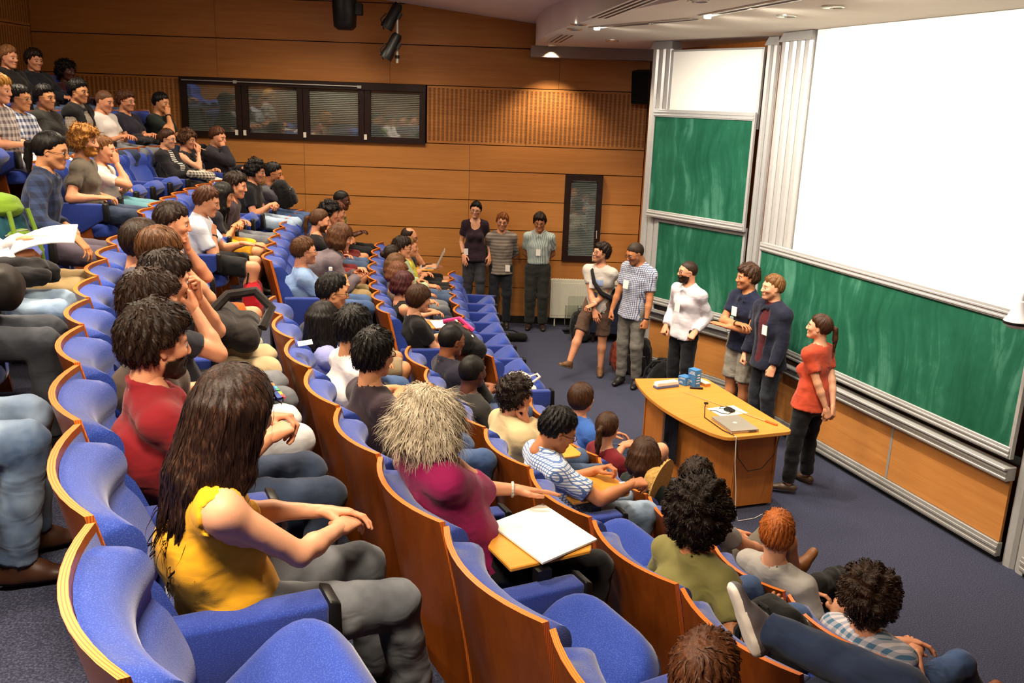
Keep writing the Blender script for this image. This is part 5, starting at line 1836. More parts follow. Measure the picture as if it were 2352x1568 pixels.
S('p6', (1.93, 9.72, 0), -128, 'standing bald bearded person in a white dress shirt and black trousers', head=(.05, 0, 1.56), s=.98, hair=('buzz', '#2a1a10'), vol=.5, beard=2, glasses=1, top=('long', cloth('#d3cdd2')), collar=1, pants=('long', cloth('#111116')), look=(-42, 0, 0), near=1, skin='fair',
  rh=(.08, -.20, .92), lh=(.12, .19, .93), rh_pose='fist', lh_pose='fist', badge=(-.02, .012, .0))
S('p7', (2.45, 9.15, 0), -140, 'standing person in a navy polo with folded arms and grey shorts', head=(.06, 0, 1.62), s=1.02, hair=('messy', '#3a2416', '#6a4a30'), vol=1.1, beard=1, top=('polo', cloth('#161b33')), pants=('bermuda', cloth('#8d877b')), look=(-30, 0, 0), near=1, skin='tan', rh_watch='2a2420', untuck=1, loose=.022,
  rh=(.22, .06, 1.17), lh=(.24, -.05, 1.12), rh_dir=(.2, 1, .15), lh_dir=(.3, -1, .25), rh_pole=(.1, -1, -.8), lh_pole=(.1, 1, -.8), lh_pose='flat', badge=(-.03, .012, .05))
S('p8', (2.60, 8.70, 0), -150, 'standing person in a dark blue blazer over a maroon shirt', head=(.06, 0, 1.61), s=1.0, hair=('short', '#6a4626', '#946a40'), beard=1, top=('long', cloth('#4a1018')), outer=('jacket', cloth('#171a2c')), collar=1, pants=('long', cloth('#23252d')), look=(-20, 0, 0), near=1, skin='pale', shoe=('#14110f', '#0c0a09'),
  lh=(.14, .20, .86), lh_pose='fist', rh=(.10, -.24, .88), rh_pose='fist', badge=(.09, .014, .0))
S('p9', (2.66, 7.50, 0), 128, 'standing person in an orange tee with ponytail, hands clasped behind back', head=(.02, 0, 1.50), s=.93, fem=True, hair=('pony', '#3a2214', '#6a452a'), vol=1.2, top=('tee', cloth('#b8452a')), pants=('long', cloth('#131216')), look=(28, -6, 0), near=2, skin='pale', hip=(0, 0, .87), turn=0, shoe=('#4a3626', '#8a7a60', 1),
  rf=(.06, -.16, .085), lf=(.02, .17, .085), lf_dir=(.8, .6, 0), rh=(-.20, -.03, .82), lh=(-.20, .05, .80), rh_pole=(-.5, -1, 0), lh_pole=(-.5, 1, 0), rh_pose='grip', lh_pose='grip')

# ------------------------------------------------------------------ chairs, now that it is known who sits where
TABLETS = {(1, seat_index(1, kc(1, 12.88, 13.87))), (1, seat_index(1, kc(1, 11.9, 12.88))), (2, seat_index(2, kc(2, 14.7, 15.72))), (2, seat_index(2, kc(2, 6.08, 6.88))),
           (1, seat_index(1, kc(1, 6.62, 7.42))), (1, seat_index(1, kc(1, 1.58, 2.42))), (2, seat_index(2, kc(2, 16.76, 17.8)))}
for r in range(7):
    rows = [q for q in SEATS if q[0] == r]
    for i, (_, y, wd, first) in enumerate(rows):
        who = (r, i) in TAKEN
        lab = '%s blue chair in the %s, %s from the wood wall' % ('occupied' if who else 'empty tipped up', ROW_NAME[r], ORD[i])
        build_chair(r, y, wd, who, lab, first, (r, i) in TABLETS)
# ------------------------------------------------------------------ things at the front
def local(pid):
    return PEOPLE[pid]['o'], PEOPLE[pid]['th']

def soft(name, prims, m, parent=None, loc=None, rz=0, h=.014, crumple=.004, seed=1, f_=45):
    """soft bags and clothes: a smooth union of rounded shapes, slightly crumpled"""
    P_ = np.array([q for p in prims for q in ((np.array(p[1]) - p[3] if p[0] == 'c' else np.array(p[1]) - max(p[2])), (np.array(p[2]) + p[3] if p[0] == 'c' else np.array(p[1]) + max(p[2])),
                   (np.array(p[2]) - p[3] if p[0] == 'c' else np.array(p[1])), (np.array(p[1]) + p[3] if p[0] == 'c' else np.array(p[1])))])
    f = Field(P_.min(0) - .06, P_.max(0) + .06, h)
    for p in prims:
        if p[0] == 'c':
            f.cone(p[1], p[2], p[3], p[4], .03)
        elif p[0] == 'e':
            f.ell(p[1], p[2], .03)
        else:      # box-like: superposed ellipsoids
            c, r = np.array(p[1]), np.array(p[2])
            k = r * .62
            for a in (-1, 1):
                for b in (-1, 1):
                    f.ell(c + V3(a * (r[0] - k[0]), b * (r[1] - k[1]), 0), (k[0] * 1.05, k[1] * 1.05, r[2]), .05)
    V, F = f.mesh()
    V = smooth(V, F, 1, .4)
    N = vnormals(V, F)
    V = V + N * (crumple * snoise(V, f_, seed) + crumple * .5 * snoise(V, f_ * 2.3, seed + 2))[:, None]
    return put(name, np_mesh(name, V, F, [m]), parent, loc, rz)

DT = math.atan2(.9466, -.3225)
DO = (1.79, 7.55, 0)
desk = empty('lecture_desk', DO, DT, 'curved wooden lecturer desk in front of the chalkboards', 'desk')
arcp = []
for i in range(15):
    u = -.74 + 1.58 * i / 14
    q = (i / 14 - .5) * 2
    arcp.append((u, .34 + .13 * (1 - q * q)))
def rounded(poly, r=.06, n=4):
    out = []
    for i, p in enumerate(poly):
        a, b, c = Vector(poly[i - 1]), Vector(p), Vector(poly[(i + 1) % len(poly)])
        if (a - b).length < r * 2.2 or (c - b).length < r * 2.2 and (a - b).length < r * 2.2:
            out.append(p); continue
        d1, d2 = (a - b).normalized(), (c - b).normalized()
        if d1.angle(d2) > 2.4:
            out.append(p); continue
        p1, p2 = b + d1 * r, b + d2 * r
        for k in range(n + 1):
            t = k / n
            out.append(tuple((p1 * (1 - t) + b * t) * (1 - t) + (b * (1 - t) + p2 * t) * t))
    return out
top = rounded([(-.76, -.33)] + [(-.77, .30)] + arcp[1:-1] + [(.86, .33), (.74, -.37)][:2], .07)
MB().prism(top[::-1], .728, .76).obj('desktop', desk_wood, desk, bevel=.004, seg=2)
body = [(-.56, -.33), (-.56, .07), (-.2, .20), (.3, .28), (.72, .27), (.72, -.33)]
MB().prism([(x * .97, y * .93) for x, y in body][::-1], .60, .73).obj('recess', black_pl, desk)
side_wood = wood('desk_side_wood', hexc('#a9642a'), hexc('#bd7634'), 'z', .4, .35)
for i in range(6):
    a, b = Vector(body[i]), Vector(body[(i + 1) % 6])
    d = (b - a).normalized(); n = Vector((d.y, -d.x)) * .02
    MB().prism([tuple(a - d * .008), tuple(a + n - d * .012), tuple(b + n + d * .012), tuple(b + d * .008)], .03, .655).obj('panel', side_wood, desk)
MB().prism([(x * .95, y * .9) for x, y in body][::-1], .0, .05).obj('plinth', black_pl, desk)
a, b = Vector(body[1]).lerp(Vector(body[2]), .9), Vector(body[3]).lerp(Vector(body[4]), .15)
MB().box((.0, .305, .22), (.28, .313, .62)).obj('clear_panel', acrylic, desk)
cab = MB()
for k in range(5):
    cab.tube([(.10 + .03 * k, .30, .66), (.09 + .03 * k, .318, .45 - .02 * k), (.12 + .02 * k, .32, .33), (.17 + .012 * k, .32, .36), (.15 + .01 * k, .318, .46)], .0018, 5)
cab.obj('cable_bundle', black_pl, desk)

def on_desk(name, label, cat, u=0, v=0, rz=0, z=.76):
    c, s_ = math.cos(DT), math.sin(DT)
    return empty(name, (DO[0] + c * u - s_ * v, DO[1] + s_ * u + c * v, z), DT + rz, label, cat)
silver = plain('laptop_silver', '#bdb8ad', .35, .5, .6, .03)
t = on_desk('laptop', 'closed silver laptop on the near end of the desk', 'laptop', -.53, .088, math.radians(-3))
MB().box((-.175, -.125, .002), (.175, .125, .016)).obj('base', silver, t, bevel=.004, seg=2)
MB().box((-.175, -.125, .0165), (.175, .125, .027)).obj('lid', silver, t, bevel=.004, seg=2)
MB().lathe([(.0, .0272), (.018, .0272), (.018, .0275), (0, .0276)], 16).obj('lid_emblem', plain('pale_emblem', '#e4e0d8', .3), t)
MB().box((-.18, -.10, .010), (-.174, -.03, .014)).obj('port_row', black_pl, t)
t = on_desk('power_cable', 'black cable looping from the laptop below the desktop', 'cable')
MB().tube([(-.03, .07, .03), (-.05, .09, .005), (-.30, .24, .005), (-.62, .255, .006), (-.745, .23, .008), (-.78, .22, -.02), (-.775, .19, -.18), (-.77, .08, -.31), (-.77, -.05, -.30), (-.77, -.16, -.18), (-.70, -.24, -.06)], .004, 6).obj('cord', black_pl, t)
MB().box((-.045, .055, .02), (-.02, .085, .035)).obj('plug', black_pl, t)
t = on_desk('white_cable', 'thin white cable hanging from the laptop to the carpet', 'cable')
MB().tube([(-.71, .235, .01), (-.775, .225, .0), (-.785, .22, -.2), (-.78, .18, -.45), (-.775, .16, -.65), (-.77, .12, -.75), (-.75, -.05, -.755), (-.70, -.16, -.754)], .003, 6).obj('cord', white_paint, t)
t = on_desk('paper_sheet', 'white sheet of paper under the black adapter on the desk', 'paper', -.19, -.05, math.radians(4))
MB().box((-.105, -.14, .001), (.105, .14, .003)).obj('sheet', plain('paper_white', '#f0ede4', .8, .1, 0, .02), t)
MB().box((-.12, -.03, .0035), (-.03, .045, .006)).obj('label', plain('pale_note', '#e8d9b8', .8, .1), t)
t = on_desk('adapter', 'black adapter with tangled wires on the paper sheet', 'adapter', -.21, -.06, .3, .764)
MB().box((-.045, -.025, 0), (.045, .03, .026)).obj('box', black_pl, t, bevel=.006, seg=2)
MB().tube([(.045, 0, .012), (.09, .03, .004), (.12, -.02, .003), (.10, -.07, .003), (.04, -.08, .003), (.0, -.03, .012)], .003, 6).obj('wire', black_pl, t)
MB().tube([(-.045, .01, .012), (-.05, .07, .003), (.0, .11, .003), (.06, .10, .003), (.10, .14, .003)], .003, 6).obj('wire', black_pl, t)
t = on_desk('pointer_stick', 'long thin pointer stick with an orange handle on the desk', 'pointer', -.08, -.076, math.atan2(-.3, -.87) + math.pi, .766)
MB().tube([(-.455, 0, 0), (.46, 0, 0)], [.005, .002], 8).obj('rod', plain('pale_cane', '#cfa070', .4), t)
MB().tube([(-.575, 0, .003), (-.57, 0, .003), (-.46, 0, .002), (-.45, 0, .001)], [.006, .011, .012, .006], 10).obj('handle', plain('orange_grip', '#d0621a', .4), t)
t = on_desk('board_eraser', 'white topped board eraser at the far end of the desk', 'eraser', .545, .16, math.radians(97))
MB().box((-.125, -.035, .0), (.125, .035, .022)).obj('felt', plain('blue_grey_felt', '#5d6892', .9, .1), t, bevel=.004, seg=1)
MB().prism_y([(-.125, .022), (.125, .022), (.115, .06), (-.115, .06)], -.034, .034).obj('back', plain('white_plastic', '#ece6e2', .4), t, bevel=.008, seg=2)
def print_box(name, label, u, v, rz, sx, sy, sz, z=.76, tilt=0):
    t = on_desk(name, label, 'box', u, v, rz, z)
    if tilt:
        t.rotation_euler = (tilt, tilt * .5, DT + rz)
    MB().box((-sx / 2, -sy / 2, 0), (sx / 2, sy / 2, sz)).obj('carton', plain('blue_carton', '#3f7ab4', .5, .3, 0, .1, 40), t, bevel=.002, seg=1)
    wp = plain('white_print', '#e9eef2', .5, .3)
    for sgn in (-1, 1):
        mb = MB()
        for i in range(6):      # half sun rays
            a = math.radians(15 + 28 * i)
            c = Vector((sx * .22, -sz * .28 + sz / 2))
            p = [c + Vector((math.cos(a + d) * r, math.sin(a + d) * r)) for d, r in ((-.05, sx * .06), (-.12, sx * .24), (.12, sx * .24), (.05, sx * .06))]
            q = [(x, sgn * (sy / 2 + .001), z_) for x, z_ in ((v_.x - sx * .15, v_.y) for v_ in p)]
            mb.add(q, [(0, 1, 2, 3)])
        for k in range(3):
            mb.box((-sx * .40, sgn * (sy / 2 + .0005), sz * (.72 + .07 * k)), (sx * .35 - .01 * k, sgn * (sy / 2 + .0012), sz * (.745 + .07 * k)))
        mb.obj('print', wp, t)
        mb = MB()
        for k in range(4):
            mb.box((sgn * (sx / 2 + .0005), -sy * .3, sz * (.2 + .16 * k)), (sgn * (sx / 2 + .0012), sy * (.3 - .05 * k), sz * (.25 + .16 * k)))
        mb.obj('print', wp, t)
    return t
print_box('blue_box', 'blue printed carton standing lower beside the taller one', .585, -.06, .35, .095, .095, .085)
print_box('blue_box', 'taller blue printed carton with a white sun motif on the desk', .53, -.125, .25, .10, .075, .165)
t = on_desk('chalk_box', 'flat orange and white chalk box behind the blue cartons', 'box', .57, -.225, math.radians(8))
MB().box((-.105, -.03, 0), (.105, .03, .028)).obj('tray', plain('orange_card', '#c98038', .6), t)
MB().box((-.107, -.032, .028), (.107, .032, .036)).obj('lid', plain('cream_card', '#ecdcc0', .6), t)
t = on_desk('marker_pen', 'short black marker pen lying beside the blue cartons', 'pen', .43, -.095, math.radians(-115), .772)
MB().tube([(-.06, 0, 0), (.02, 0, 0), (.022, 0, 0), (.062, 0, 0)], [.010, .0105, .012, .0115], 10).obj('barrel', black_pl, t)

# radiator, leaflet stand, side table
rad_m = plain('radiator_enamel', '#d9d6c4', .5, .3, 0, .02)
t = empty('radiator', (1.08, WALL_Y - .03, .13), 0, 'white panel radiator below the narrow window', 'radiator')
MB().box((-.52, -.10, .0), (.52, -.03, .60)).obj('panel', rad_m, t, bevel=.006, seg=1)
for i in range(25):
    x = -.48 + .04 * i
    MB().box((x - .011, -.108, .05), (x + .011, -.10, .55)).obj('rib', rad_m, t)
g_ = MB()
for i in range(26):
    g_.box((-.5 + .039 * i, -.1, .601), (-.475 + .039 * i, -.03, .606))
g_.obj('grille', rad_m, t)
MB().tube([(-.44, -.06, .0), (-.44, -.06, -.13)], .012).tube([(.44, -.06, .0), (.44, -.06, -.13)], .012).obj('pipe', rad_m, t)
t = empty('leaflet_stand', (.98, 13.02, 0), .15, 'clear acrylic leaflet stand before the radiator', 'stand')
MB().box((-.22, -.12, 0), (.22, .12, .012)).obj('base', acrylic, t)
MB().box((-.17, .0, .012), (.17, .008, .55)).obj('back', acrylic, t)
for x in (-.11, .12):
    MB().box((x - .10, -.06, .12), (x + .09, -.055, .42)).box((x - .10, -.06, .12), (x - .095, 0, .42)).box((x + .085, -.06, .12), (x + .09, 0, .42)).obj('pocket', acrylic, t)
cloth_m = cloth('#141a2e')
t = empty('side_table', (1.52, 12.7, 0), -.1, 'side table under a dark blue cloth behind the speakers', 'table')
MB().box((-.38, -.32, .70), (.42, .32, .73)).obj('tabletop', dark_frame, t)
for x in (-.33, .37):
    for y in (-.27, .27):
        MB().box((x - .02, y - .02, 0), (x + .02, y + .02, .70)).obj('leg', dark_frame, t)
v, f = [], []
ring = []
for i in range(40):
    a = 2 * math.pi * i / 40
    ring.append((max(-.40, min(.44, .62 * math.cos(a))), max(-.34, min(.34, .5 * math.sin(a)))))
for z, o_ in ((.735, 0), (.725, .006), (.40, .012), (.16, .02)):
    for i, (x, y) in enumerate(ring):
        wv = 1 + o_ * (1 + .8 * math.sin(i * 2.1)) * 2.2
        v.append((x * wv, y * wv, z))
for j in range(3):
    for i in range(40):
        a, b = j * 40 + i, j * 40 + (i + 1) % 40
        f.append((a, a + 40, b + 40, b))
f.append(tuple(range(40)))
o = mesh_obj('tablecloth', v, f, cloth_m, None, True, t.location)
o.rotation_euler = (0, 0, -.1)
tag(o, 'dark blue cloth hanging over the side table', 'tablecloth')
for i, (x, y, sx, c, lab) in enumerate(((1.32, 12.5, .09, '#d8cfc0', 'crumpled cream napkin on the blue cloth'), (1.46, 12.47, .05, '#c9bfae', 'small pale cup on the blue cloth'))):
    if i:
        o = MB().lathe([(.026, 0), (.036, .075), (.033, .075), (.024, .006)], 14).obj('cup', plain('cup_' + c, c), None, (x, y, .736))
    else:
        o = soft('napkin', [('e', (0, 0, .02), (.06, .05, .022)), ('e', (.05, .02, .018), (.04, .03, .018))], plain('napkin_' + c, c, .9, .1), None, (x, y, .735), 0, .009, .006, 3, 90)
    tag(o, lab, 'cup' if i else 'napkin')

# bags on the floor and elsewhere
def backpack(label, loc, rz, m, m2, sc=1.0, tilt=(0, 0), parts=True, h=.016):
    t = empty('backpack', loc, rz, label, 'backpack', 'bags and backpacks')
    t.rotation_euler = (tilt[0], tilt[1], rz)
    t.scale = (sc, sc, sc)
    soft('main_body', [('b', (0, 0, .22), (.13, .16, .22)), ('e', (-.02, 0, .38), (.10, .13, .09))], m, t, h=h, crumple=.006, seed=len(label))
    soft('front_pocket', [('b', (.12, 0, .16), (.05, .12, .13))], m2, t, h=h, crumple=.004, seed=3)
    for s_ in (-1, 1):
        MB().tube([(-.10, s_ * .07, .42), (-.17, s_ * .08, .36), (-.19, s_ * .10, .22), (-.14, s_ * .12, .06)], [.014, .02, .018, .01], 6).obj('strap', m2, t, smooth=True)
    MB().tube([(-.06, -.04, .45), (-.06, -.03, .49), (-.06, .03, .49), (-.06, .04, .45)], .008, 6).obj('handle', m2, t)
    MB().tube([(.125, -.11, .27), (.15, -.05, .29), (.155, .05, .29), (.125, .11, .27)], .004, 5).obj('zip', alu_dark, t)
    return t
bblack, bdark = cloth('#100f10'), cloth('#1c1a1c')
backpack('black backpack standing on the carpet before the radiator', (.98, 12.5, 0), -1.5, bblack, bdark, .95)
backpack('black and orange backpack behind the person in brown shorts', (1.42, 11.0, 0), -1.3, cloth('#8a2f16'), bblack, .92)
backpack('large black backpack behind the grey trousers', (1.62, 10.98, 0), -1.9, bblack, bdark, 1.05, (0, .1))
backpack('black bag lying low behind the black trousers', (1.72, 10.3, 0), -.6, bblack, bdark, .95, (0, .5))
backpack('dark bag on the carpet behind the grey shorts', (2.52, 9.52, 0), -.6, bblack, bdark, .8, (0, .3))
t = empty('shoulder_bag', (-.05, 12.32, 0), .3, 'flat black bag lying on the carpet by the front row', 'bag', 'bags and backpacks')
soft('pouch', [('c', (-.22, .05, .06), (.22, -.02, .06), .06, .06), ('c', (.2, -.02, .06), (.28, .10, .05), .05, .03)], bblack, t)
MB().tube([(-.2, .05, .1), (-.05, .14, .14), (.1, .12, .13), (.2, 0, .1)], .012, 6).obj('strap', bdark, t)

# loudspeakers and stage lamps
def speaker(name, loc, rz, tilt, label, w_=.24, h_=.46, d_=.24):
    t = empty(name, loc, rz, label, 'speaker')
    t.rotation_euler = (tilt, 0, rz)
    MB().prism([(-w_ / 2, 0), (-w_ * .35, d_), (w_ * .35, d_), (w_ / 2, 0)], -h_ / 2, h_ / 2).obj('cabinet', black_pl, t, bevel=.02, seg=2)
    MB().box((-w_ * .44, -.012, -h_ * .46), (w_ * .44, 0, h_ * .46)).obj('grille', plain('speaker_grille', '#161515', .8, .1, 0, .3, 200), t, bevel=.005, seg=1)
    MB().box((-.03, d_, -.05), (.03, d_ + .09, .05)).obj('bracket', black_pl, t)
    return t
speaker('loudspeaker', (1.68, 13.12, 3.56), -.35, .12, 'black loudspeaker on the wood wall beside the aluminium column', .26, .46, .22)
t = empty('projector_lamp', (-2.38, 12.6, 4.45), 0, 'large black cylindrical fixture hanging at the ceiling', 'stage light')
MB().lathe([(.10, -.29), (.15, -.25), (.165, .0), (.17, .28), (.12, .3)], 20).obj('housing', black_pl, t, smooth=True)
MB().box((.14, -.06, -.10), (.24, .06, .05)).obj('yoke', black_pl, t, bevel=.01, seg=1)
MB().tube([(0, 0, .28), (0, 0, ceil_z(-2.38) - 4.45)], .02).obj('hanger', black_pl, t)
t = empty('lamp_pole', (-1.68, 12.6, 3.76), 0, 'thin grey pole hanging from the ceiling carrying two stage spots', 'pole')
MB().tube([(0, 0, 0), (0, 0, ceil_z(-1.68) - 3.76)], .018, 10).obj('tube', alu, t)
MB().tube([(0, 0, .06), (0, 0, .10)], .03, 10).obj('clamp', black_pl, t)
def stage_spot(loc, label):
    t = empty('stage_spot', loc, 0, label, 'stage light')
    t.rotation_euler = (0, math.radians(28), 0)
    MB().lathe([(.05, .17), (.07, .13), (.075, -.08), (.085, -.10), (.085, -.19), (.07, -.19), (.06, -.10)], 14).obj('can', black_pl, t, smooth=True)
    MB().tube([(-.09, 0, -.02), (-.12, 0, -.12), (-.02, 0, -.22)], .008, 6).obj('yoke', black_pl, t)
    MB().box((.06, -.03, .0), (.10, .03, .08)).obj('gear_box', black_pl, t)
    MB().lathe([(.0, -.12), (.055, -.12), (.056, -.115)], 14).obj('lens', plain('lens_glass', '#2a2a2c', .1, .6), t)
stage_spot((-1.73, 12.54, 4.36), 'upper black stage spot on the hanging pole')
stage_spot((-1.74, 12.54, 3.98), 'lower black stage spot on the hanging pole')
# document camera at the picture's edge
t = empty('document_camera', (3.50, 6.05, 1.97), 0, 'white dome camera on an arm in front of the chalkboard', 'camera')
MB().lathe([(.0, -.075), (.05, -.07), (.085, -.045), (.09, -.02), (.085, -.012), (.07, .01), (.045, .07), (.04, .12), (.0, .13)], 24).obj('housing', plain('camera_white', '#e9e7ea', .3, .4, 0, .02), t, smooth=True)
MB().lathe([(.0905, -.04), (.0925, -.03), (.0915, -.022), (.0895, -.022)], 24).obj('band', black_pl, t)
MB().tube([(0, 0, .12), (.02, -.02, .25), (.10, -.1, .34), (.25, -.3, .36), (.52, -.62, .36)], .022, 10).obj('arm', plain('camera_arm', '#d9d7da', .4), t, smooth=True)

# ------------------------------------------------------------------ things people hold, carry or have put down
paperw = plain('paper_white', '#f0ede4')
def sheet(name, label, cat, pid, corners, th=.004, m=None, bend=0., group=None):
    """a sheet or pad with its four corners given in the sitter's frame"""
    o, a = local(pid)
    c = [np.array(q) for q in corners]
    n = unit(np.cross(c[1] - c[0], c[3] - c[0]))
    K = 7
    v, f = [], []
    for lay in (0, 1):
        for i in range(K):
            for j in range(2):
                u = i / (K - 1)
                p = (c[0] * (1 - u) + c[1] * u) * (1 - j) + (c[3] * (1 - u) + c[2] * u) * j
                v.append(p + n * (th * lay + bend * math.sin(math.pi * u)))
    n0 = K * 2
    for i in range(K - 1):
        a_ = i * 2
        f += [(a_, a_ + 2, a_ + 3, a_ + 1)[::-1], (n0 + a_, n0 + a_ + 2, n0 + a_ + 3, n0 + a_ + 1)]
        f += [(a_, n0 + a_, n0 + a_ + 2, a_ + 2)[::-1], (a_ + 1, n0 + a_ + 1, n0 + a_ + 3, a_ + 3)]
    f += [(0, 1, n0 + 1, n0)[::-1], (n0 - 2, n0 - 1, 2 * n0 - 1, 2 * n0 - 2)]
    ob = mesh_obj(name, v, f, m or paperw, None, False, o)
    ob.rotation_euler = (0, 0, a)
    return tag(ob, label, cat, group)
sheet('paper_pad', 'blank white writing pad on the tablet by the white haired person', 'paper', '3j', [(.42, -.30, .724), (.72, -.22, .724), (.68, .16, .724), (.38, .08, .724)], .008)
sheet('booklet', 'white printed booklet on a tablet in the second row', 'booklet', '2g', [(.50, -.25, .722), (.72, -.22, .728), (.70, .08, .728), (.48, .05, .722)], .008)
sheet('paper_sheaf', 'white sheaf of paper held above khaki trousers', 'paper', '5g', [(.53, -.20, .74), (.86, -.16, .80), (.86, .08, .87), (.53, .05, .79)], .006, None, .03)
sheet('paper_note', 'small white note lying on a chair top in the third row', 'paper', '3h', [(-.02, .02, 1.03), (.07, .06, 1.028), (.08, .16, 1.028), (-.01, .12, 1.03)], .003)
t = sheet('folder', 'blue folder with white cover and coloured tabs on the white jeans', 'folder', '4j', [(.52, -.17, .715), (.78, -.13, .71), (.76, .10, .715), (.50, .06, .72)], .014, plain('folder_blue', '#24408c', .4))
for i, c in enumerate(('#c9303a', '#e8c22a', '#3aa05a', '#38a0c8', '#e07a2a')):
    MB().box((.78 - .004 * i, -.12 + .045 * i, .714), (.795 - .004 * i, -.08 + .045 * i, .720)).obj('tab', plain('tab_' + c, c, .4), t)
MB().box((.55, -.13, .7315), (.73, .05, .7345)).obj('cover', paperw, t)
MB().tube([(.52, -.1, .735), (.78, -.06, .735)], .002, 4).tube([(.52, .04, .738), (.77, .07, .738)], .002, 4).obj('elastic', black_pl, t)
# laptop of the person by the wall
o, a = local('2a')
t = empty('laptop', o, a, 'open dark laptop on a tablet by the wood wall', 'laptop')
MB().box((.50, -.17, .722), (.72, .17, .736)).obj('base', alu_dark, t, bevel=.003, seg=1)
MB().prism_y([(.72, .736), (.728, .734), (.83, .945), (.822, .95)], -.17, .17).obj('screen', alu_dark, t)
MB().box((.53, -.15, .7365), (.66, .15, .738)).obj('keyboard', black_pl, t)
o, a = local('4b')
t = empty('phone', o, a, 'black phone held by the smiling person in black polo', 'phone')
MB().box((.54, -.03, .735), (.66, .04, .745)).obj('case', black_pl, t, bevel=.003, seg=1)
MB().box((.548, -.024, .7455), (.652, .034, .7465)).obj('glass', plain('phone_glass', '#1b1f26', .1, .6), t)
o, a = local('5b')
p5 = PEOPLE['5b']
e_ = p5['head'] + p5['HR'] @ V3(.10, 0, -.055)
w_ = p5['arms'][-1][1] + V3(.05, 0, .04)
d_ = unit(w_ - e_)
t = empty('pencil', o, a, 'pale pencil held between lips and hand', 'pencil')
MB().tube([tuple(e_), tuple(e_ + d_ * .16)], .005, 6).obj('barrel', plain('pencil_pale', '#d8a878', .5), t)
MB().tube([tuple(e_ + d_ * .16), tuple(e_ + d_ * .185)], [.005, .001], 6).obj('tip', plain('pencil_tip', '#5a4430', .5), t)
# bags by the audience
def lap_bag(name, label, pid, prims, m, straps=(), cat='bag', crumple=.006, h=.016, sm=None, loc=None, group='bags and backpacks', seed=2):
    o, a = local(pid)
    t = empty(name, o, a, label, cat, group)
    soft('pouch' if cat != 'jacket' else 'folds', prims, m, t, h=h, crumple=crumple, seed=seed)
    for pts, r in straps:
        MB().tube(pts, r, 7).obj('strap', sm or m, t, smooth=True)
    return t
o, a = local('4a')
backpack('black backpack on the lap of the person with hand at mouth', Vector(o) + Matrix.Rotation(a, 3, 'Z') @ Vector((.70, -.06, .66)), a + .2, bblack, bdark, .78, (0, -.35))
brown_bag = cloth('#1d1716')
lap_bag('shoulder_bag', 'dark brown shoulder bag with wide strap on beige trousers', '4h', [('c', (.60, -.20, .76), (.64, .16, .76), .10, .10), ('c', (.74, -.2, .72), (.78, .14, .72), .08, .08)], brown_bag,
        [([(.56, -.10, .84), (.67, -.02, .93), (.82, .0, .94), (.90, -.06, .85), (.84, -.14, .76)], .028)])
lap_bag('tote_bag', 'bright red bag on the floor behind the third row chairs', '4e', [('b', (.84, -.12, .20), (.09, .17, .20))], cloth('#b01624'), [([(.80, -.22, .38), (.82, -.18, .50), (.84, -.06, .50), (.84, 0, .38)], .008)], sm=bblack)
t = lap_bag('heart_bag', 'black bag printed with red and white hearts on the lap', '2h', [('c', (.66, -.30, .73), (.62, -.02, .75), .11, .11), ('c', (.80, -.30, .64), (.76, -.02, .66), .09, .09)], cloth('#121013'), [([(.54, .04, .84), (.68, -.02, .88), (.80, -.10, .78)], .024)], sm=cloth('#d83a7c'))
def heart(parent, c, n, up_, r, m):
    n, up_ = unit(np.array(n)), unit(np.array(up_))
    rt_ = np.cross(up_, n)
    pts = []
    for i in range(16):
        q = 2 * math.pi * i / 16
        x, y = 16 * math.sin(q) ** 3 / 16, (13 * math.cos(q) - 5 * math.cos(2 * q) - 2 * math.cos(3 * q) - math.cos(4 * q)) / 16
        pts.append(np.array(c) + rt_ * x * r + up_ * y * r)
    v_ = [p - n * .002 for p in pts] + [p + n * .002 for p in pts]
    mesh_obj('heart_print', v_, [tuple(range(16, 32))] + [(i, (i + 1) % 16, 16 + (i + 1) % 16, 16 + i) for i in range(16)], m, parent)
hr, hw2 = plain('heart_red', '#d32238', .6), plain('heart_white', '#e6ded6', .6)
for i, (x, y, z, r, m) in enumerate(((.72, -.06, .838, .035, hr), (.66, .08, .866, .022, hw2), (.80, .06, .722, .024, hw2), (.84, -.10, .700, .030, hr), (.62, -.12, .85, .02, hw2), (.76, -.17, .78, .02, hw2), (.70, .14, .845, .018, hr), (.88, .0, .655, .02, hw2))):
    heart(t, (x - .02, y - .16, z + .012), (.45, -.25, 1), (1, .2, -.4), r, m)
o, th_ = seat_frame(1, kc(1, 15.91, 16.95))
backpack('black backpack with silver buckles on a chair by the olive tee', Vector(o) + Matrix.Rotation(th_, 3, 'Z') @ Vector((.44, .14, .56)), th_, bblack, bdark, .85, (0, -.3), h=.012)
o, th_ = seat_frame(4, kc(4, 9.95, 10.8))
t = backpack('lime green and teal hiking backpack on a fifth row chair', Vector(o) + Matrix.Rotation(th_, 3, 'Z') @ Vector((.36, .02, .47)), th_ - .5, cloth('#12424e'), cloth('#5f7d1c'), 1.0, (0, -.1), h=.014)
soft('lid', [('e', (.0, 0, .47), (.14, .15, .06)), ('e', (.08, 0, .42), (.08, .12, .05))], cloth('#66851f'), t, h=.014)
MB().tube([(.17, -.12, .02), (.19, -.10, .2), (.16, -.08, .42)], .014, 6).tube([(.17, .12, .02), (.19, .10, .2), (.16, .08, .42)], .014, 6).obj('strap', cloth('#66851f'), t)
lap_bag('folded_jacket', 'black jacket folded on the pale worn jeans', '5h', [('c', (.52, -.14, .73), (.74, -.06, .71), .06, .05), ('c', (.54, .10, .72), (.78, .12, .70), .06, .05), ('c', (.52, 0, .75), (.72, .04, .74), .05, .05)], cloth('#151316'), cat='jacket', crumple=.012, group='clothes put aside')
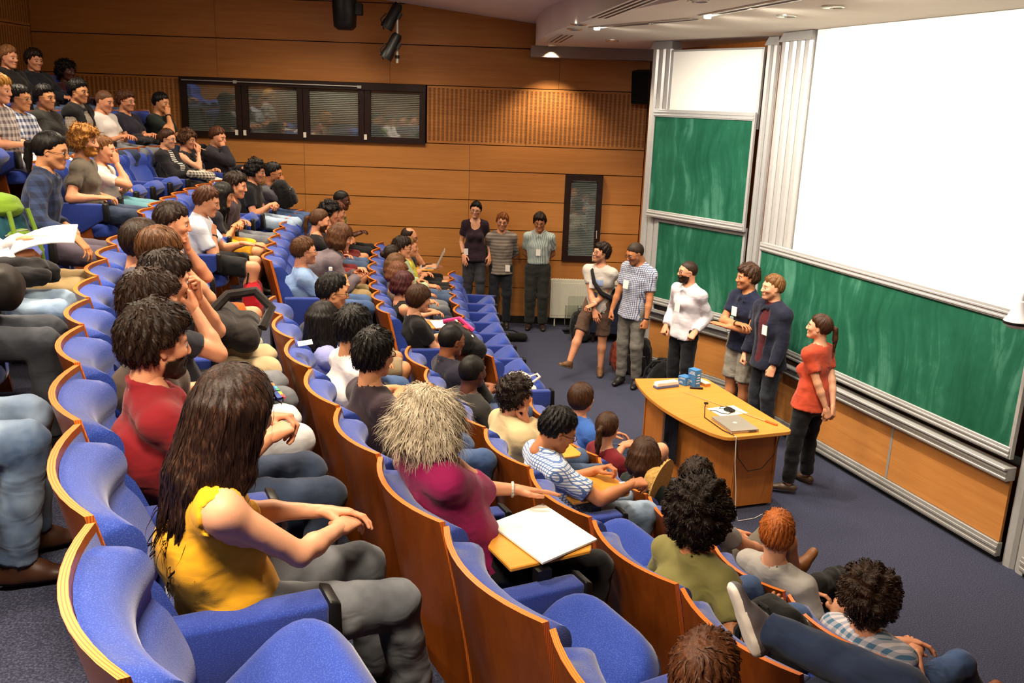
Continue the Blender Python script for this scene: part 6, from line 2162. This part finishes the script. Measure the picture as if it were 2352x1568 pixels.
lap_bag('brown_pouch', 'brown leather pouch held on charcoal jeans', '5i', [('b', (.64, 0, .76), (.09, .13, .09)), ('e', (.64, 0, .84), (.06, .11, .03))], plain('brown_leather', '#17100c', .6, .3, 0, .2), crumple=.003)
lap_bag('folded_jacket', 'dark brown jacket draped beside the empty fifth row chairs', '5d', [('c', (.40, .30, .55), (.66, .34, .52), .09, .06), ('c', (.44, .42, .52), (.64, .2, .52), .07, .06)], cloth('#221614'), cat='jacket', crumple=.014, group='clothes put aside')
lap_bag('folded_jacket', 'grey black jacket lying across laps in the sixth row', '6b', [('c', (.48, -.2, .67), (.58, .3, .67), .06, .05), ('c', (.60, -.3, .65), (.66, .2, .65), .05, .05)], cloth('#262226'), cat='jacket', crumple=.012, group='clothes put aside')
lap_bag('plaid_scarf', 'grey and cream plaid cloth on a lap in the fifth row', '5c', [('c', (.56, -.14, .71), (.78, -.10, .69), .05, .05), ('c', (.62, .04, .71), (.86, -.16, .56), .05, .04)], cloth('#c9bfae', 'plaid', '#4a4a4a', .5), cat='jacket', crumple=.012, group='clothes put aside')
lap_bag('folded_jacket', 'black jacket on the lap beside the ginger hair', '1e', [('c', (.58, .05, .71), (.84, .14, .68), .07, .06), ('c', (.70, -.06, .70), (.92, .02, .64), .06, .05)], cloth('#121114'), cat='jacket', crumple=.012, group='clothes put aside')
o, th_ = seat_frame(0, kc(0, 7.40, 8.3))
t = empty('white_tote', o, th_, 'white cloth tote lying in the last far front row chair', 'bag', 'bags and backpacks')
soft('pouch', [('c', (.26, -.16, .56), (.30, .16, .66), .05, .05), ('c', (.40, -.18, .62), (.44, .12, .60), .06, .05), ('c', (.34, 0, .72), (.42, .06, .66), .05, .05)], cloth('#dcd3cc'), t, crumple=.01)
MB().tube([(.40, -.14, .68), (.50, -.12, .74), (.52, .04, .72), (.42, .06, .68)], .012, 6).obj('strap', cloth('#dcd3cc'), t)
# straw hat hung on the shoulder of the long haired person
p = PEOPLE['1c']
t = empty('straw_hat', p['o'], p['th'], 'woven straw hat hanging beside the long brown hair', 'hat')
straw = plain('straw', '#b08a4c', .8, .2, 0, .3, 60)
V_ = MB().lathe([(.16, .0), (.155, .012), (.09, .02), (.085, .06), (.06, .10), (.0, .105), (.0, .10), (.055, .095), (.08, .055), (.085, .012), (.15, .004)], 28)
hat = V_.obj('brim_and_crown', straw, t, smooth=True)
hat.location = (.17, -.19, 1.0)
hat.rotation_euler = (math.radians(-70), math.radians(-55), .3)
rr_ = MB()
for k in range(22):
    a1, a2 = 2 * math.pi * k / 22, 2 * math.pi * (k + 1.6) / 22
    rr_.tube([(.095 * math.cos(a1), .095 * math.sin(a1), .021), (.157 * math.cos(a2), .157 * math.sin(a2), .014)], .004, 4)
lat_ = rr_.obj('lattice', plain('straw_pale', '#d8b878', .8, .2), t)
lat_.location = hat.location
lat_.rotation_euler = hat.rotation_euler
# bottle beside the aisle
o, th_ = seat_frame(2, kc(2, 6.08, 6.88))
t = empty('bottle', Vector(o) + Vector((.60, -.27, .665)), th_, 'small blue bottle with white cap on an armrest', 'bottle')
MB().lathe([(.03, 0), (.034, .01), (.034, .13), (.02, .165), (.014, .17)], 16).obj('flask', plain('bottle_blue', '#2a3f7a', .3), t, smooth=True)
MB().lathe([(.017, .168), (.018, .195), (.012, .2), (0, .2)], 14).obj('cap', white_paint, t)
# sling strap of the person in brown shorts
p = PEOPLE['p4']
t = empty('sling_bag', p['o'], p['th'], 'black sling bag worn across the printed grey tee', 'bag', 'bags and backpacks')
c7, up_, fw_, lt_ = p['c7'], p['up'], p['fwd'], p['lat']
pts = [c7 - lt_ * .09 + up_ * .0 - fw_ * .03, c7 - lt_ * .08 + fw_ * .09 - up_ * .03, c7 - lt_ * .02 + fw_ * .155 - up_ * .16, c7 + lt_ * .08 + fw_ * .15 - up_ * .28, c7 + lt_ * .18 + fw_ * .05 - up_ * .36, c7 + lt_ * .15 - fw_ * .12 - up_ * .32, c7 - fw_ * .16 - up_ * .12]
MB().tube([tuple(q) for q in pts], [.02, .022, .026, .032, .034, .03, .02], 6).obj('strap', bdark, t, smooth=True)
soft('pouch', [('c', tuple(c7 + lt_ * .16 - fw_ * .10 - up_ * .40), tuple(c7 - fw_ * .17 - up_ * .25), .08, .07)], bblack, t)
def chest_patch(pid, name, u0, u1, v0, v1, m, off=.0):
    """a print lying on the front of a top: each corner is dropped onto the cloth"""
    p = PEOPLE[pid]
    sh_o = [c for c in p['root'].children if c.name.split('.')[0] in ('t_shirt', 'shirt', 'polo_shirt')][0]
    me = sh_o.data
    co = np.empty(len(me.vertices) * 3, dtype=np.float32); me.vertices.foreach_get('co', co); co = co.reshape(-1, 3).astype(float)
    rel = co - p['c7']
    L_, U_, F_ = rel @ p['lat'], rel @ p['up'], rel @ p['fwd']
    K = 6
    v_, f_ = [], []
    for i in range(K):
        for j in range(K):
            a_, b_ = u0 + (u1 - u0) * i / (K - 1), v0 + (v1 - v0) * j / (K - 1)
            w2 = np.exp(-((L_ - a_) ** 2 + (U_ - b_) ** 2) / .0004) * (F_ > 0)
            d = (w2 * F_).sum() / max(w2.sum(), 1e-9) + .006 + off
            v_.append(p['c7'] + p['lat'] * a_ + p['up'] * b_ + p['fwd'] * d)
    for i in range(K - 1):
        for j in range(K - 1):
            q = i * K + j
            f_.append((q, q + 1, q + K + 1, q + K))
    mesh_obj(name, v_, f_, m, p['root'], True)
pb, pw2, py_ = cloth('#8fa8d8'), cloth('#3a3c5c'), cloth('#b8a860')
for k in range(3):
    chest_patch('p4', 'print', -.075 + .055 * k, -.032 + .055 * k, -.20, -.125, pb)
chest_patch('p4', 'print', -.10, .10, -.34, -.26, py_)
chest_patch('p4', 'print', -.07, .02, -.38, -.29, pw2, .002)
